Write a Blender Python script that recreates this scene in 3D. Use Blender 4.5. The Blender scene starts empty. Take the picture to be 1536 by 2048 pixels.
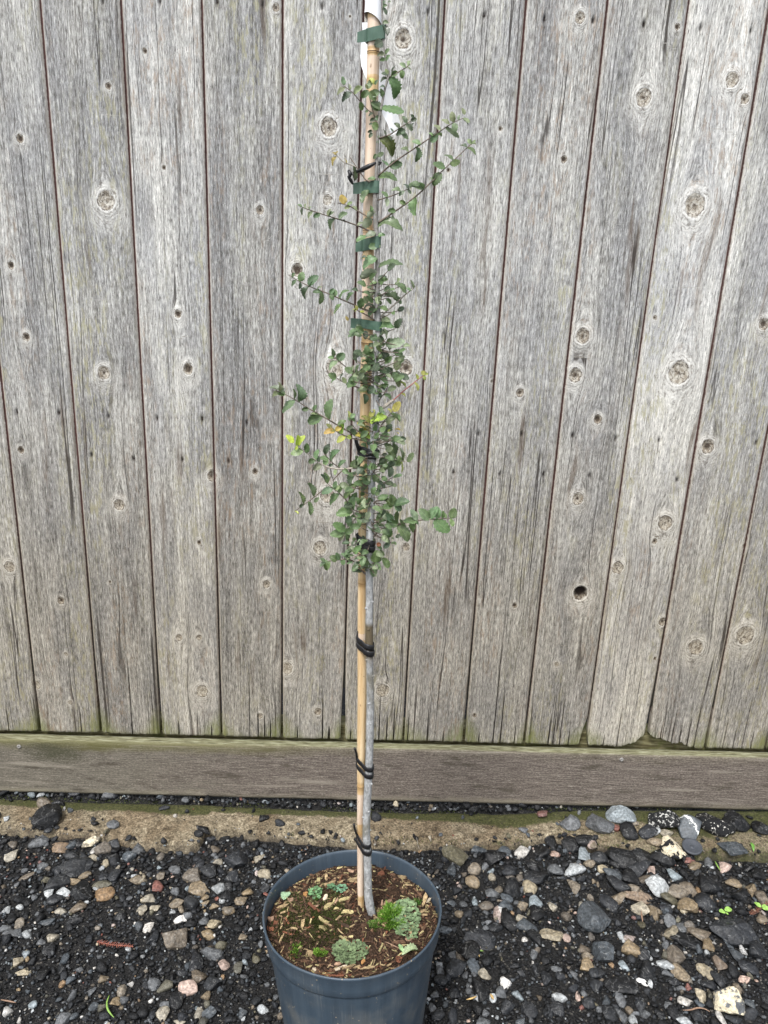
import bpy, math, random
import numpy as np
from mathutils import Matrix, Vector

random.seed(7)
rng = np.random.default_rng(7)
sc = bpy.context.scene
COL = sc.collection

# ------------------------------------------------------------------ camera
F_PX = 1538.0
CAM = np.array([0.0, -1.52, 1.22])
R = np.array([[0.99914229, 0.04060017, 0.00814293],
              [0.00464476, -0.30529098, 0.95224779],
              [0.04114738, -0.95139321, -0.3052177]])   # world axes expressed in camera (right, down, forward)
cam_d = bpy.data.cameras.new('camera')
cam_d.sensor_fit = 'VERTICAL'
cam_d.sensor_height = 36.0
cam_d.lens = F_PX / 2048 * 36
cam_d.clip_start = 0.02
cam_d.clip_end = 500
cam_o = bpy.data.objects.new('camera', cam_d)
COL.objects.link(cam_o)
right, down, fwd = R[:, 0], R[:, 1], R[:, 2]
cam_o.matrix_world = Matrix(((right[0], -down[0], -fwd[0], CAM[0]),
                             (right[1], -down[1], -fwd[1], CAM[1]),
                             (right[2], -down[2], -fwd[2], CAM[2]),
                             (0, 0, 0, 1)))
sc.camera = cam_o

# ------------------------------------------------------------------ light
SUN_EL, SUN_AZ = math.radians(58), math.radians(205)
world = bpy.data.worlds.new('World')
sc.world = world
world.use_nodes = True
wn = world.node_tree
bg = wn.nodes['Background']
sky = wn.nodes.new('ShaderNodeTexSky')
sky.sky_type = 'NISHITA'
sky.sun_disc = False
sky.sun_elevation = SUN_EL
sky.sun_rotation = SUN_AZ
sky.dust_density = 3.0
hsv = wn.nodes.new('ShaderNodeHueSaturation')
hsv.inputs['Saturation'].default_value = 0.34
wn.links.new(sky.outputs[0], hsv.inputs['Color'])
wn.links.new(hsv.outputs[0], bg.inputs['Color'])
bg.inputs['Strength'].default_value = 0.15
sun_d = bpy.data.lights.new('sun', 'SUN')
sun_d.energy = 1.5
sun_d.angle = math.radians(10)
sun_d.color = (1.0, 0.98, 0.95)
sun_o = bpy.data.objects.new('sun', sun_d)
COL.objects.link(sun_o)
sd = Vector((math.sin(SUN_AZ) * math.cos(SUN_EL), math.cos(SUN_AZ) * math.cos(SUN_EL), math.sin(SUN_EL)))
sun_o.rotation_euler = sd.to_track_quat('Z', 'Y').to_euler()
sc.view_settings.view_transform = 'Standard'
sc.view_settings.look = 'None'
sc.view_settings.exposure = 0.97
sc.view_settings.gamma = 1
sc.view_settings.use_curve_mapping = False

# ------------------------------------------------------------------ helpers
def ray(px, py):
    return R @ np.array([px - 768.0, py - 1024.0, F_PX])

def onY(px, py, Y):
    d = ray(px, py); t = (Y - CAM[1]) / d[1]
    return CAM + t * d

def onZ(px, py, Z):
    d = ray(px, py); t = (Z - CAM[2]) / d[2]
    return CAM + t * d

def mpp(P):                                   # metres per photo pixel at point P
    return float((np.asarray(P) - CAM) @ R[:, 2]) / F_PX

def new_mesh(name, verts, faces, smooth=False):
    me = bpy.data.meshes.new(name)
    verts = np.asarray(verts, dtype=np.float32)
    if isinstance(faces, np.ndarray):
        k = faces.shape[1]
        me.vertices.add(len(verts)); me.vertices.foreach_set('co', verts.ravel())
        me.loops.add(faces.size); me.loops.foreach_set('vertex_index', faces.astype(np.int32).ravel())
        me.polygons.add(len(faces))
        me.polygons.foreach_set('loop_start', np.arange(0, faces.size, k, dtype=np.int32))
        me.polygons.foreach_set('loop_total', np.full(len(faces), k, dtype=np.int32))
    else:
        me.from_pydata([tuple(map(float, v)) for v in verts], [], faces)
    if smooth:
        me.polygons.foreach_set('use_smooth', np.ones(len(me.polygons), dtype=bool))
    me.update(calc_edges=True)
    return me

def attr(me, name, arr, typ='FLOAT'):
    a = me.attributes.new(name, typ, 'POINT')
    arr = np.asarray(arr, dtype=np.float32)
    a.data.foreach_set('color' if typ == 'FLOAT_COLOR' else ('vector' if typ == 'FLOAT_VECTOR' else 'value'), arr.ravel())

def link(name, me, mat=None, parent=None, M=None, color=None):
    o = bpy.data.objects.new(name, me)
    COL.objects.link(o)
    if mat is not None and me is not None and len(me.materials) == 0:
        me.materials.append(mat)
    if parent is not None:
        o.parent = parent
    if M is not None:
        o.matrix_basis = M
    if color is not None:
        o.color = (*color, 1.0)
    return o

def empty(name, loc):
    o = bpy.data.objects.new(name, None)
    COL.objects.link(o); o.location = loc; o.empty_display_size = 0.05
    return o

def tag(o, label=None, cat=None, group=None, kind=None):
    if label: o['label'] = label
    if cat: o['category'] = cat
    if group: o['group'] = group
    if kind: o['kind'] = kind
    return o

def smooth01(x):
    x = np.clip(x, 0, 1); return x * x * (3 - 2 * x)

_perm = np.random.default_rng(3).random((256, 256))
def vnoise(x, y, seed=0):
    x = np.asarray(x, float) + seed * 17.3; y = np.asarray(y, float) + seed * 9.7
    xi = np.floor(x).astype(int); yi = np.floor(y).astype(int)
    fx = smooth01(x - xi); fy = smooth01(y - yi)
    p = lambda a, b: _perm[a & 255, b & 255]
    return (p(xi, yi) * (1 - fx) + p(xi + 1, yi) * fx) * (1 - fy) + (p(xi, yi + 1) * (1 - fx) + p(xi + 1, yi + 1) * fx) * fy - 0.5

def fbm(x, y, seed=0, o=3):
    s = 0; a = 1.0
    for k in range(o):
        s = s + a * vnoise(np.asarray(x) * 2 ** k, np.asarray(y) * 2 ** k, seed + k * 5); a *= 0.5
    return s

# --- node helpers
class G:
    def __init__(self, name):
        self.m = bpy.data.materials.new(name); self.m.use_nodes = True
        self.nt = self.m.node_tree; self.b = self.nt.nodes['Principled BSDF']
    def n(self, t, **kw):
        nd = self.nt.nodes.new(t)
        for k, v in kw.items(): setattr(nd, k, v)
        return nd
    def s(self, sock, v):
        if hasattr(v, 'is_output') or isinstance(v, bpy.types.NodeSocket):
            self.nt.links.new(v, sock)
        else:
            if sock.type == 'RGBA' and not np.isscalar(v) and len(v) == 3: v = (*v, 1)
            sock.default_value = v
    def at(self, name, out='Fac'):
        a = self.n('ShaderNodeAttribute', attribute_name=name); return a.outputs[out]
    def ma(self, op, a, b=0.0, c=None, clamp=False):
        nd = self.n('ShaderNodeMath', operation=op, use_clamp=clamp)
        self.s(nd.inputs[0], a); self.s(nd.inputs[1], b)
        if c is not None: self.s(nd.inputs[2], c)
        return nd.outputs[0]
    def comb(self, x, y, z=0.0):
        nd = self.n('ShaderNodeCombineXYZ')
        self.s(nd.inputs[0], x); self.s(nd.inputs[1], y); self.s(nd.inputs[2], z); return nd.outputs[0]
    def sep(self, v):
        nd = self.n('ShaderNodeSeparateXYZ'); self.s(nd.inputs[0], v); return nd.outputs
    def mapv(self, v, sc=(1, 1, 1), loc=(0, 0, 0)):
        nd = self.n('ShaderNodeMapping'); self.s(nd.inputs['Vector'], v)
        nd.inputs['Scale'].default_value = sc; nd.inputs['Location'].default_value = loc; return nd.outputs[0]
    def noise(self, v, scale=5.0, det=2.0, rough=0.5, dist=0.0, dim='3D'):
        nd = self.n('ShaderNodeTexNoise', noise_dimensions=dim)
        if v is not None: self.s(nd.inputs['Vector'], v)
        nd.inputs['Scale'].default_value = scale; nd.inputs['Detail'].default_value = det
        nd.inputs['Roughness'].default_value = rough; nd.inputs['Distortion'].default_value = dist
        return nd.outputs['Fac']
    def vor(self, v, scale, feature='F1', out='Distance', rnd=1.0):
        nd = self.n('ShaderNodeTexVoronoi', feature=feature)
        if v is not None: self.s(nd.inputs['Vector'], v)
        nd.inputs['Scale'].default_value = scale
        if 'Randomness' in nd.inputs: nd.inputs['Randomness'].default_value = rnd
        return nd.outputs[out]
    def mr(self, v, a, b, c=0.0, d=1.0, sm=True):
        nd = self.n('ShaderNodeMapRange'); nd.clamp = True
        if sm: nd.interpolation_type = 'SMOOTHSTEP'
        self.s(nd.inputs[0], v)
        for i, q in enumerate((a, b, c, d)): self.s(nd.inputs[i + 1], q)
        return nd.outputs[0]
    def mix(self, f, a, b, blend='MIX'):
        nd = self.n('ShaderNodeMix', data_type='RGBA', blend_type=blend)
        self.s(nd.inputs[0], f); self.s(nd.inputs[6], a); self.s(nd.inputs[7], b); return nd.outputs[2]
    def ramp(self, f, stops):
        nd = self.n('ShaderNodeValToRGB'); self.s(nd.inputs[0], f)
        el = nd.color_ramp.elements
        while len(el) < len(stops): el.new(0.5)
        for e, (p, c) in zip(el, stops):
            e.position = p; e.color = (*c, 1) if not np.isscalar(c) else (c, c, c, 1)
        return nd.outputs[0]
    def bump(self, h, strength=0.5, dist=0.002, prev=None):
        nd = self.n('ShaderNodeBump'); self.s(nd.inputs['Height'], h)
        nd.inputs['Strength'].default_value = strength; nd.inputs['Distance'].default_value = dist
        if prev is not None: self.s(nd.inputs['Normal'], prev)
        return nd.outputs[0]
    def out(self, col, rough=0.7, normal=None, spec=0.4):
        self.s(self.b.inputs['Base Color'], col); self.s(self.b.inputs['Roughness'], rough)
        self.b.inputs['Specular IOR Level'].default_value = spec
        if normal is not None: self.s(self.b.inputs['Normal'], normal)
        return self.m
    def obj(self):
        return self.n('ShaderNodeTexCoord').outputs['Object']
    def geo(self):
        return self.n('ShaderNodeNewGeometry').outputs['Position']

# ------------------------------------------------------------------ materials
def mat_board():
    g = G('weathered_cedar')
    gu, gz = g.at('gu'), g.at('gz')
    kv = g.at('knot', 'Vector'); ed = g.at('ed'); zb = g.at('zb'); tone = g.at('tone'); hole = g.at('hole')
    V = g.comb(gu, gz)
    fine = g.noise(g.mapv(V, (520, 62, 1)), 1, 4, 0.80)
    fib = g.noise(g.mapv(V, (250, 9, 1), (3.1, 0, 0)), 1, 4, 0.75)
    band = g.noise(g.mapv(V, (46, 1.5, 1), (7.7, 0, 0)), 1, 3, 0.55)
    blot = g.noise(g.mapv(V, (14, 3.2, 1), (1.7, 5, 0)), 1, 4, 0.6)
    fleck = g.noise(g.mapv(V, (300, 62, 1), (9, 2, 0)), 1, 4, 0.8)
    f1 = g.ma('ADD', g.ma('MULTIPLY', fine, 0.62), g.ma('MULTIPLY', fib, 0.38))
    f1 = g.ma('ADD', f1, g.ma('MULTIPLY', g.ma('SUBTRACT', band, 0.5), 0.13))
    f1 = g.ma('ADD', f1, g.ma('MULTIPLY', g.ma('SUBTRACT', tone, 0.5), 0.09))
    col = g.ramp(f1, [(0.37, (0.082, 0.079, 0.074)), (0.445, (0.205, 0.203, 0.197)), (0.505, (0.325, 0.326, 0.320)),
                      (0.56, (0.46, 0.462, 0.455)), (0.65, (0.74, 0.74, 0.72))])
    col = g.mix(g.mr(blot, 0.36, 0.64), g.mix(1.0, col, (0.82, 0.825, 0.84), 'MULTIPLY'), g.mix(1.0, col, (1.20, 1.19, 1.15), 'MULTIPLY'))
    # silver flecks and dark pits
    col = g.mix(g.ma('MULTIPLY', g.mr(fleck, 0.54, 0.66, 0, 0.75), g.mr(f1, 0.40, 0.54, 0.25, 1)), col, (0.64, 0.635, 0.605))
    col = g.mix(g.mr(fleck, 0.44, 0.35, 0, 0.72), col, (0.085, 0.075, 0.066))
    # lichen, brown stains
    li = g.noise(g.mapv(V, (110, 20, 1), (4, 8, 0)), 1, 5, 0.8)
    li2 = g.noise(g.mapv(V, (9, 1.3, 1), (14, 3, 0)), 1, 2, 0.5)
    col = g.mix(g.ma('MULTIPLY', g.mr(li, 0.50, 0.60, 0, 0.62), g.mr(li2, 0.46, 0.64)), col, (0.37, 0.355, 0.215))
    col = g.mix(g.ma('MULTIPLY', g.mr(li, 0.50, 0.36, 0, 0.55), g.mr(li2, 0.50, 0.36)), col, (0.30, 0.215, 0.145))
    br = g.noise(g.mapv(V, (38, 3.0, 1), (24, 13, 0)), 1, 3, 0.6)
    col = g.mix(g.mr(br, 0.60, 0.72, 0, 0.6), col, (0.105, 0.072, 0.048))
    # long drying checks
    ck = g.noise(g.mapv(V, (52, 0.75, 1), (5, 1, 0)), 1, 1.0, 0.4)
    ckm = g.noise(g.mapv(V, (20, 2.2, 1), (2, 9, 0)), 1, 1, 0.4)
    crack = g.ma('MULTIPLY', g.mr(g.ma('ABSOLUTE', g.ma('SUBTRACT', ck, 0.5)), 0.004, 0.013, 1, 0), g.mr(ckm, 0.50, 0.60))
    col = g.mix(g.ma('MULTIPLY', crack, 0.85), col, (0.035, 0.028, 0.024))
    # knots
    sx, sy, sz = g.sep(kv)
    r = g.ma('SQRT', g.ma('ADD', g.ma('MULTIPLY', sx, sx), g.ma('MULTIPLY', sy, sy)))
    ang = g.noise(g.comb(sx, sy, g.ma('MULTIPLY', gz, 9)), 1.1, 4, 0.7)
    rw = g.ma('ADD', r, g.ma('MULTIPLY', g.ma('SUBTRACT', ang, 0.5), g.mr(r, 0.3, 2.2, 0.25, 1.5, False)))
    rings = g.ma('SINE', g.ma('MULTIPLY', rw, 17.0))
    kn2 = g.noise(g.comb(g.ma('MULTIPLY', sx, 2.6), g.ma('MULTIPLY', sy, 1.7), g.ma('MULTIPLY', gz, 9)), 1.0, 4, 0.75)
    below = g.mr(sy, 1.5, -2.5, 0.75, 1.35, False)
    halo = g.ma('MULTIPLY', g.mr(rw, g.ma('MULTIPLY', below, 3.3), 0.95, 0, 1), g.mr(kn2, 0.36, 0.56, 0.40, 1))
    hcol = g.mix(g.ma('MULTIPLY', g.mr(rings, -0.9, 0.2, 1, 0), g.mr(kn2, 0.40, 0.58)), (0.70, 0.695, 0.66), (0.30, 0.285, 0.255))
    hcol = g.mix(g.mr(fleck, 0.38, 0.50, 0.85, 0), hcol, (0.20, 0.185, 0.165))
    col = g.mix(g.ma('MULTIPLY', halo, 0.86), col, hcol)
    kin = g.mr(rw, 1.08, 0.92)
    kf = g.mix(g.mr(g.ma('ADD', kn2, g.ma('MULTIPLY', fleck, 0.4)), 0.60, 0.82), (0.20, 0.165, 0.125), (0.47, 0.445, 0.39))
    kf = g.mix(g.ma('MULTIPLY', sz, 0.75), kf, g.mix(g.mr(kn2, 0.4, 0.6), (0.36, 0.335, 0.28), (0.60, 0.585, 0.53)))
    core = g.mr(g.ma('ADD', rw, g.ma('MULTIPLY', sz, 0.85)), 0.78, 0.42)
    kf = g.mix(g.ma('MULTIPLY', core, g.mr(kn2, 0.36, 0.52, 0.45, 0.95)), kf, (0.040, 0.028, 0.020))
    chk = g.mr(g.ma('ABSOLUTE', g.ma('SUBTRACT', g.noise(g.comb(sx, sy, gz), 1.6, 2, .5), 0.5)), 0.012, 0.035, 1, 0)
    kf = g.mix(g.ma('MULTIPLY', chk, 0.75), kf, (0.055, 0.04, 0.03))
    col = g.mix(kin, col, kf)
    rim = g.ma('MULTIPLY', g.mr(g.ma('ABSOLUTE', g.ma('SUBTRACT', rw, 1.03)), 0.02, 0.12, 1, 0), g.mr(g.noise(g.comb(sx, sy, gz), 1.3, 2, .5), 0.45, 0.60))
    col = g.mix(g.ma('MULTIPLY', rim, 0.85), col, (0.06, 0.042, 0.030))
    # edges: frayed pale arris with reddish core
    en = g.noise(g.mapv(V, (300, 120, 1)), 1, 3, 0.7)
    e1 = g.ma('ADD', ed, g.ma('MULTIPLY', g.ma('SUBTRACT', en, 0.5), 0.0035))
    col = g.mix(g.mr(e1, 0.0050, 0.0015, 0, 0.55), col, (0.50, 0.47, 0.42))
    col = g.mix(g.mr(e1, 0.0014, -0.0004, 0, 0.9), col, (0.10, 0.045, 0.035))
    # darker, browner tone and moss towards the foot
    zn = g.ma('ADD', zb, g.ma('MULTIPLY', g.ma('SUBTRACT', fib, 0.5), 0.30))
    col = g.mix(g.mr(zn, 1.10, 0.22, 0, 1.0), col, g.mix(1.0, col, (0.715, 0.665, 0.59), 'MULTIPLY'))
    zn2 = g.ma('ADD', zb, g.ma('MULTIPLY', g.ma('SUBTRACT', blot, 0.5), 0.12))
    zn2 = g.ma('ADD', zn2, g.ma('MULTIPLY', ed, 1.1))
    moss = g.ma('MULTIPLY', g.mr(zn2, 0.085, 0.015), g.mr(li, 0.36, 0.52, 0.25, 1))
    col = g.mix(g.ma('MULTIPLY', moss, 0.72), col, (0.145, 0.155, 0.045))
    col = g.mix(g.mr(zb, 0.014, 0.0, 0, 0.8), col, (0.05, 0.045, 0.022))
    col = g.mix(hole, col, (0.016, 0.011, 0.009))
    h = g.ma('ADD', g.ma('MULTIPLY', fine, 0.7), g.ma('MULTIPLY', fib, 0.7))
    h = g.ma('ADD', h, g.ma('MULTIPLY', g.ma('MULTIPLY', rings, halo), 0.15))
    h = g.ma('SUBTRACT', h, g.ma('MULTIPLY', crack, 1.2))
    nb = g.bump(h, 0.9, 0.0013)
    return g.out(col, 0.86, nb, 0.2)

def mat_tongue():
    g = G('cedar_heartwood'); p = g.geo()
    nz = g.noise(g.mapv(p, (200, 200, 12)), 1, 3, 0.6)
    col = g.ramp(nz, [(0.3, (0.040, 0.016, 0.014)), (0.6, (0.075, 0.030, 0.026)), (0.8, (0.12, 0.06, 0.052))])
    z = g.sep(p)[2]
    col = g.mix(g.mr(z, 0.85, 0.40), col, (0.014, 0.013, 0.008))
    return g.out(col, 0.75)

def mat_kick():
    g = G('kick_board_wood'); p = g.geo()
    x, y, z = g.sep(p)
    V = g.comb(x, g.ma('ADD', z, y))
    fine = g.noise(g.mapv(V, (22, 420, 1)), 1, 4, 0.65)
    blot = g.noise(g.mapv(V, (7, 26, 1)), 1, 5, 0.72)
    spk = g.noise(g.mapv(V, (190, 330, 1), (3, 3, 0)), 1, 4, 0.8)
    scr = g.noise(g.mapv(V, (90, 300, 1), (8, 5, 0)), 1, 5, 0.85)
    col = g.ramp(g.ma('ADD', g.ma('MULTIPLY', fine, 0.45), g.ma('MULTIPLY', spk, 0.55)),
                 [(0.37, (0.045, 0.036, 0.031)), (0.5, (0.125, 0.104, 0.088)), (0.63, (0.26, 0.226, 0.19))])
    grn = g.mr(g.ma('ADD', x, g.ma('MULTIPLY', g.ma('SUBTRACT', blot, 0.5), 1.0)), -0.15, -0.70)
    col = g.mix(g.ma('MULTIPLY', grn, 0.26), col, (0.145, 0.150, 0.105))
    col = g.mix(g.ma('MULTIPLY', g.mr(scr, 0.56, 0.64, 0, 0.75), g.mr(blot, 0.35, 0.6, 0.35, 1)), col, (0.44, 0.41, 0.34))
    col = g.mix(g.ma('MULTIPLY', g.mr(blot, 0.53, 0.66, 0, 0.75), 1), col, (0.055, 0.047, 0.034))
    hz = g.at('hz')
    hn = g.ma('ADD', hz, g.ma('MULTIPLY', g.ma('SUBTRACT', blot, 0.5), 0.05))
    hl = g.ma('MULTIPLY', g.mr(hn, 0.108, 0.140), g.mr(x, 0.10, -0.45, 0.12, 1))
    col = g.mix(g.ma('MULTIPLY', hl, 0.65), col, (0.12, 0.115, 0.035))
    col = g.mix(g.mr(hn, 0.020, 0.000, 0, 0.45), col, (0.30, 0.27, 0.19))
    kx = g.ma('DIVIDE', g.ma('ADD', x, 0.705), 0.085); kz = g.ma('DIVIDE', g.ma('SUBTRACT', hz, 0.113), 0.030)
    kd = g.ma('SQRT', g.ma('ADD', g.ma('MULTIPLY', kx, kx), g.ma('MULTIPLY', kz, kz)))
    kn_ = g.ma('ADD', g.ma('MULTIPLY', g.ma('SUBTRACT', blot, 0.5), 2.6), g.ma('MULTIPLY', g.ma('SUBTRACT', spk, 0.5), 1.6))
    col = g.mix(g.mr(g.ma('ADD', kd, kn_), 1.1, 0.1, 0, 0.72), col, (0.035, 0.037, 0.016))
    col = g.mix(g.mr(g.noise(g.mapv(V, (3, 60, 1), (2, 4, 0)), 1, 3, 0.6), 0.42, 0.30, 0, 0.5), col, (0.30, 0.27, 0.22))
    top = g.at('top')
    tcol = g.ramp(g.noise(g.mapv(V, (26, 300, 1), (1, 1, 0)), 1, 4, 0.7),
                  [(0.36, (0.06, 0.056, 0.030)), (0.5, (0.17, 0.165, 0.095)), (0.64, (0.30, 0.30, 0.205))])
    col = g.mix(top, col, tcol)
    nb = g.bump(g.ma('ADD', fine, g.ma('MULTIPLY', spk, 0.8)), 0.6, 0.0012)
    return g.out(col, 0.85, nb, 0.25)

def mat_rail():
    g = G('mossy_rail'); p = g.geo()
    n1 = g.noise(g.mapv(p, (18, 60, 160)), 1, 4, 0.65); n2 = g.noise(p, 25, 3, 0.6)
    col = g.ramp(n1, [(0.3, (0.04, 0.032, 0.018)), (0.5, (0.13, 0.115, 0.055)), (0.7, (0.30, 0.28, 0.16))])
    col = g.mix(g.mr(n2, 0.5, 0.65, 0, 0.6), col, (0.10, 0.115, 0.03))
    return g.out(col, 0.9, g.bump(n1, 0.6, 0.002), 0.2)

def mat_concrete():
    g = G('old_concrete'); p = g.geo()
    x, y, z = g.sep(p)
    n1 = g.noise(p, 9, 5, 0.65); n2 = g.noise(p, 230, 4, 0.8); n3 = g.noise(p, 60, 5, 0.75)
    col = g.ramp(g.ma('ADD', g.ma('MULTIPLY', n2, 0.55), g.ma('MULTIPLY', n3, 0.45)),
                 [(0.37, (0.034, 0.027, 0.018)), (0.46, (0.120, 0.098, 0.064)), (0.54, (0.245, 0.205, 0.140)), (0.63, (0.46, 0.40, 0.285))])
    col = g.mix(g.mr(n1, 0.46, 0.62, 0, 0.55), col, g.mix(1.0, col, (0.62, 0.52, 0.44), 'MULTIPLY'))
    ms = g.at('moss')
    mm = g.mr(g.ma('ADD', ms, g.ma('MULTIPLY', g.ma('SUBTRACT', n3, 0.5), 2.0)), 0.38, 0.80)
    mcol = g.ramp(n2, [(0.3, (0.012, 0.016, 0.005)), (0.6, (0.048, 0.056, 0.013)), (0.75, (0.15, 0.15, 0.05))])
    col = g.mix(g.ma('MULTIPLY', mm, 0.88), col, mcol)
    pit = g.vor(p, 190); pm = g.noise(p, 30, 2, 0.5)
    pitm = g.ma('MULTIPLY', g.mr(pit, 0.34, 0.22), g.mr(pm, 0.46, 0.56))
    col = g.mix(g.ma('MULTIPLY', pitm, 0.8), col, (0.035, 0.028, 0.022))
    dirt = g.at('dirt')
    col = g.mix(dirt, col, (0.025, 0.022, 0.020))
    nb = g.bump(g.ma('ADD', g.ma('MULTIPLY', n3, 1.0), g.ma('MULTIPLY', n2, 0.5)), 0.9, 0.003)
    return g.out(col, 0.88, nb, 0.25)

def mat_ground():
    g = G('black_grit'); p = g.geo()
    n1 = g.noise(p, 380, 3, 0.7); n2 = g.noise(p, 40, 4, 0.6); v = g.vor(p, 330, out='Color')
    col = g.ramp(n1, [(0.36, (0.003, 0.003, 0.003)), (0.52, (0.011, 0.011, 0.011)), (0.66, (0.045, 0.044, 0.043))])
    vs = g.sep(v)[0]
    col = g.mix(g.mr(vs, 0.93, 0.97, 0, 0.6), col, (0.16, 0.15, 0.13))
    return g.out(col, 0.8, g.bump(g.ma('ADD', n1, n2), 1.0, 0.004), 0.3)

def mat_stone(name, vcol):
    g = G(name); p = g.obj() if not vcol else g.geo()
    if vcol:
        base = g.at('col', 'Color'); sc_ = 330
        pp = p
    else:
        oi = g.n('ShaderNodeObjectInfo'); base = oi.outputs['Color']
        wp = g.geo(); pp = wp; sc_ = 190
    n1 = g.noise(pp, sc_, 4, 0.65); n2 = g.noise(pp, 70, 3, 0.6); n3 = g.noise(pp, 45, 2, 0.5, 1.2)
    col = g.mix(1.0, base, g.ramp(n1, [(0.34, 0.50), (0.5, 0.92), (0.66, 1.55)]), 'MULTIPLY')
    col = g.mix(g.mr(n2, 0.55, 0.75, 0, 0.45), col, g.mix(1.0, base, (0.55, 0.5, 0.45), 'MULTIPLY'))
    if not vcol:
        vein = g.mr(g.ma('ABSOLUTE', g.ma('SUBTRACT', n3, 0.5)), 0.0, 0.012, 1, 0)
        col = g.mix(g.ma('MULTIPLY', vein, 0.35), col, g.mix(0.6, base, (0.55, 0.55, 0.53)))
    nb = g.bump(n1, 0.9, 0.0022)
    nb = g.bump(n2, 0.5, 0.004, nb)
    return g.out(col, g.mr(n2, 0.35, 0.65, 0.32, 0.68), nb, 0.36)

def mat_simple(name, c1, c2, scale=120, rough=0.6, bump=0.4, bd=0.001, spec=0.4, stretch=(1, 1, 1)):
    g = G(name); p = g.mapv(g.geo(), stretch)
    n1 = g.noise(p, scale, 4, 0.65)
    return g.out(g.ramp(n1, [(0.33, c1), (0.67, c2)]), rough, g.bump(n1, bump, bd), spec)

def mat_objcol(name, rough=0.6, scale=200, contrast=0.4, bump=0.4, spec=0.4, stretch=(1, 1, 1)):
    g = G(name); p = g.mapv(g.geo(), stretch)
    base = g.n('ShaderNodeObjectInfo').outputs['Color']
    n1 = g.noise(p, scale, 4, 0.65)
    col = g.mix(1.0, base, g.ramp(n1, [(0.3, 1 - contrast), (0.5, 1.0), (0.7, 1 + contrast)]), 'MULTIPLY')
    return g.out(col, rough, g.bump(n1, bump, 0.0012), spec)

def mat_leaf():
    g = G('oak_leaf')
    oi = g.n('ShaderNodeObjectInfo'); base = oi.outputs['Color']
    lu = g.at('lu'); lv = g.at('lv')
    n1 = g.noise(g.geo(), 260, 3, 0.6)
    col = g.mix(1.0, base, g.ramp(n1, [(0.3, 0.70), (0.5, 1.0), (0.72, 1.4)]), 'MULTIPLY')
    mid = g.mr(g.ma('ABSOLUTE', lv), 0.015, 0.055, 1, 0)
    ph = g.ma('SINE', g.ma('MULTIPLY', g.ma('SUBTRACT', lu, g.ma('MULTIPLY', g.ma('ABSOLUTE', lv), 0.7)), 44))
    side = g.mr(ph, 0.84, 0.98)
    vein = g.ma('MAXIMUM', mid, g.ma('MULTIPLY', side, 0.45))
    pale = g.mix(0.55, base, (0.34, 0.38, 0.22))
    col = g.mix(g.ma('MULTIPLY', vein, 0.55), col, pale)
    bf = g.n('ShaderNodeNewGeometry').outputs['Backfacing']
    under = g.mix(0.62, base, (0.28, 0.32, 0.23))
    col = g.mix(bf, col, under)
    nb = g.bump(g.ma('SUBTRACT', g.ma('MULTIPLY', n1, 0.4), g.ma('MULTIPLY', vein, 0.8)), 0.5, 0.0006)
    g.out(col, g.mr(n1, 0.3, 0.7, 0.30, 0.52), nb, 0.6)
    tr = g.n('ShaderNodeBsdfTranslucent'); g.s(tr.inputs[0], g.mix(1.0, col, (1.3, 1.5, 0.7), 'MULTIPLY'))
    ms = g.n('ShaderNodeMixShader'); ms.inputs[0].default_value = 0.14
    g.nt.links.new(g.b.outputs[0], ms.inputs[1]); g.nt.links.new(tr.outputs[0], ms.inputs[2])
    g.nt.links.new(ms.outputs[0], g.nt.nodes['Material Output'].inputs[0])
    return g.m

def mat_bark():
    g = G('young_bark'); p = g.geo()
    x, y, z = g.sep(p)
    n1 = g.noise(g.mapv(p, (260, 260, 120)), 1, 4, 0.65); n2 = g.noise(g.mapv(p, (30, 30, 18)), 1, 3, 0.6)
    n3 = g.noise(g.mapv(p, (90, 90, 500), (2, 2, 2)), 1, 2, 0.5)
    col = g.ramp(n1, [(0.32, (0.18, 0.18, 0.175)), (0.5, (0.31, 0.315, 0.312)), (0.68, (0.47, 0.48, 0.48))])
    col = g.mix(g.mr(n2, 0.56, 0.70, 0, 0.6), col, (0.11, 0.095, 0.055))
    col = g.mix(g.mr(n3, 0.62, 0.72, 0, 0.5), col, (0.42, 0.42, 0.40))
    # brown weathered stretch beside the tie, as on the stem itself
    b1 = g.ma('MULTIPLY', g.mr(z, 0.675, 0.705), g.mr(z, 0.752, 0.742))
    col = g.mix(g.ma('MULTIPLY', b1, g.mr(n2, 0.35, 0.5, 0.4, 0.95)), col, (0.10, 0.075, 0.04))
    col = g.mix(g.mr(z, 0.98, 1.35, 0, 0.6), col, (0.15, 0.125, 0.10))
    return g.out(col, 0.72, g.bump(g.ma('ADD', n1, n3), 0.5, 0.0012), 0.35)

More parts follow.
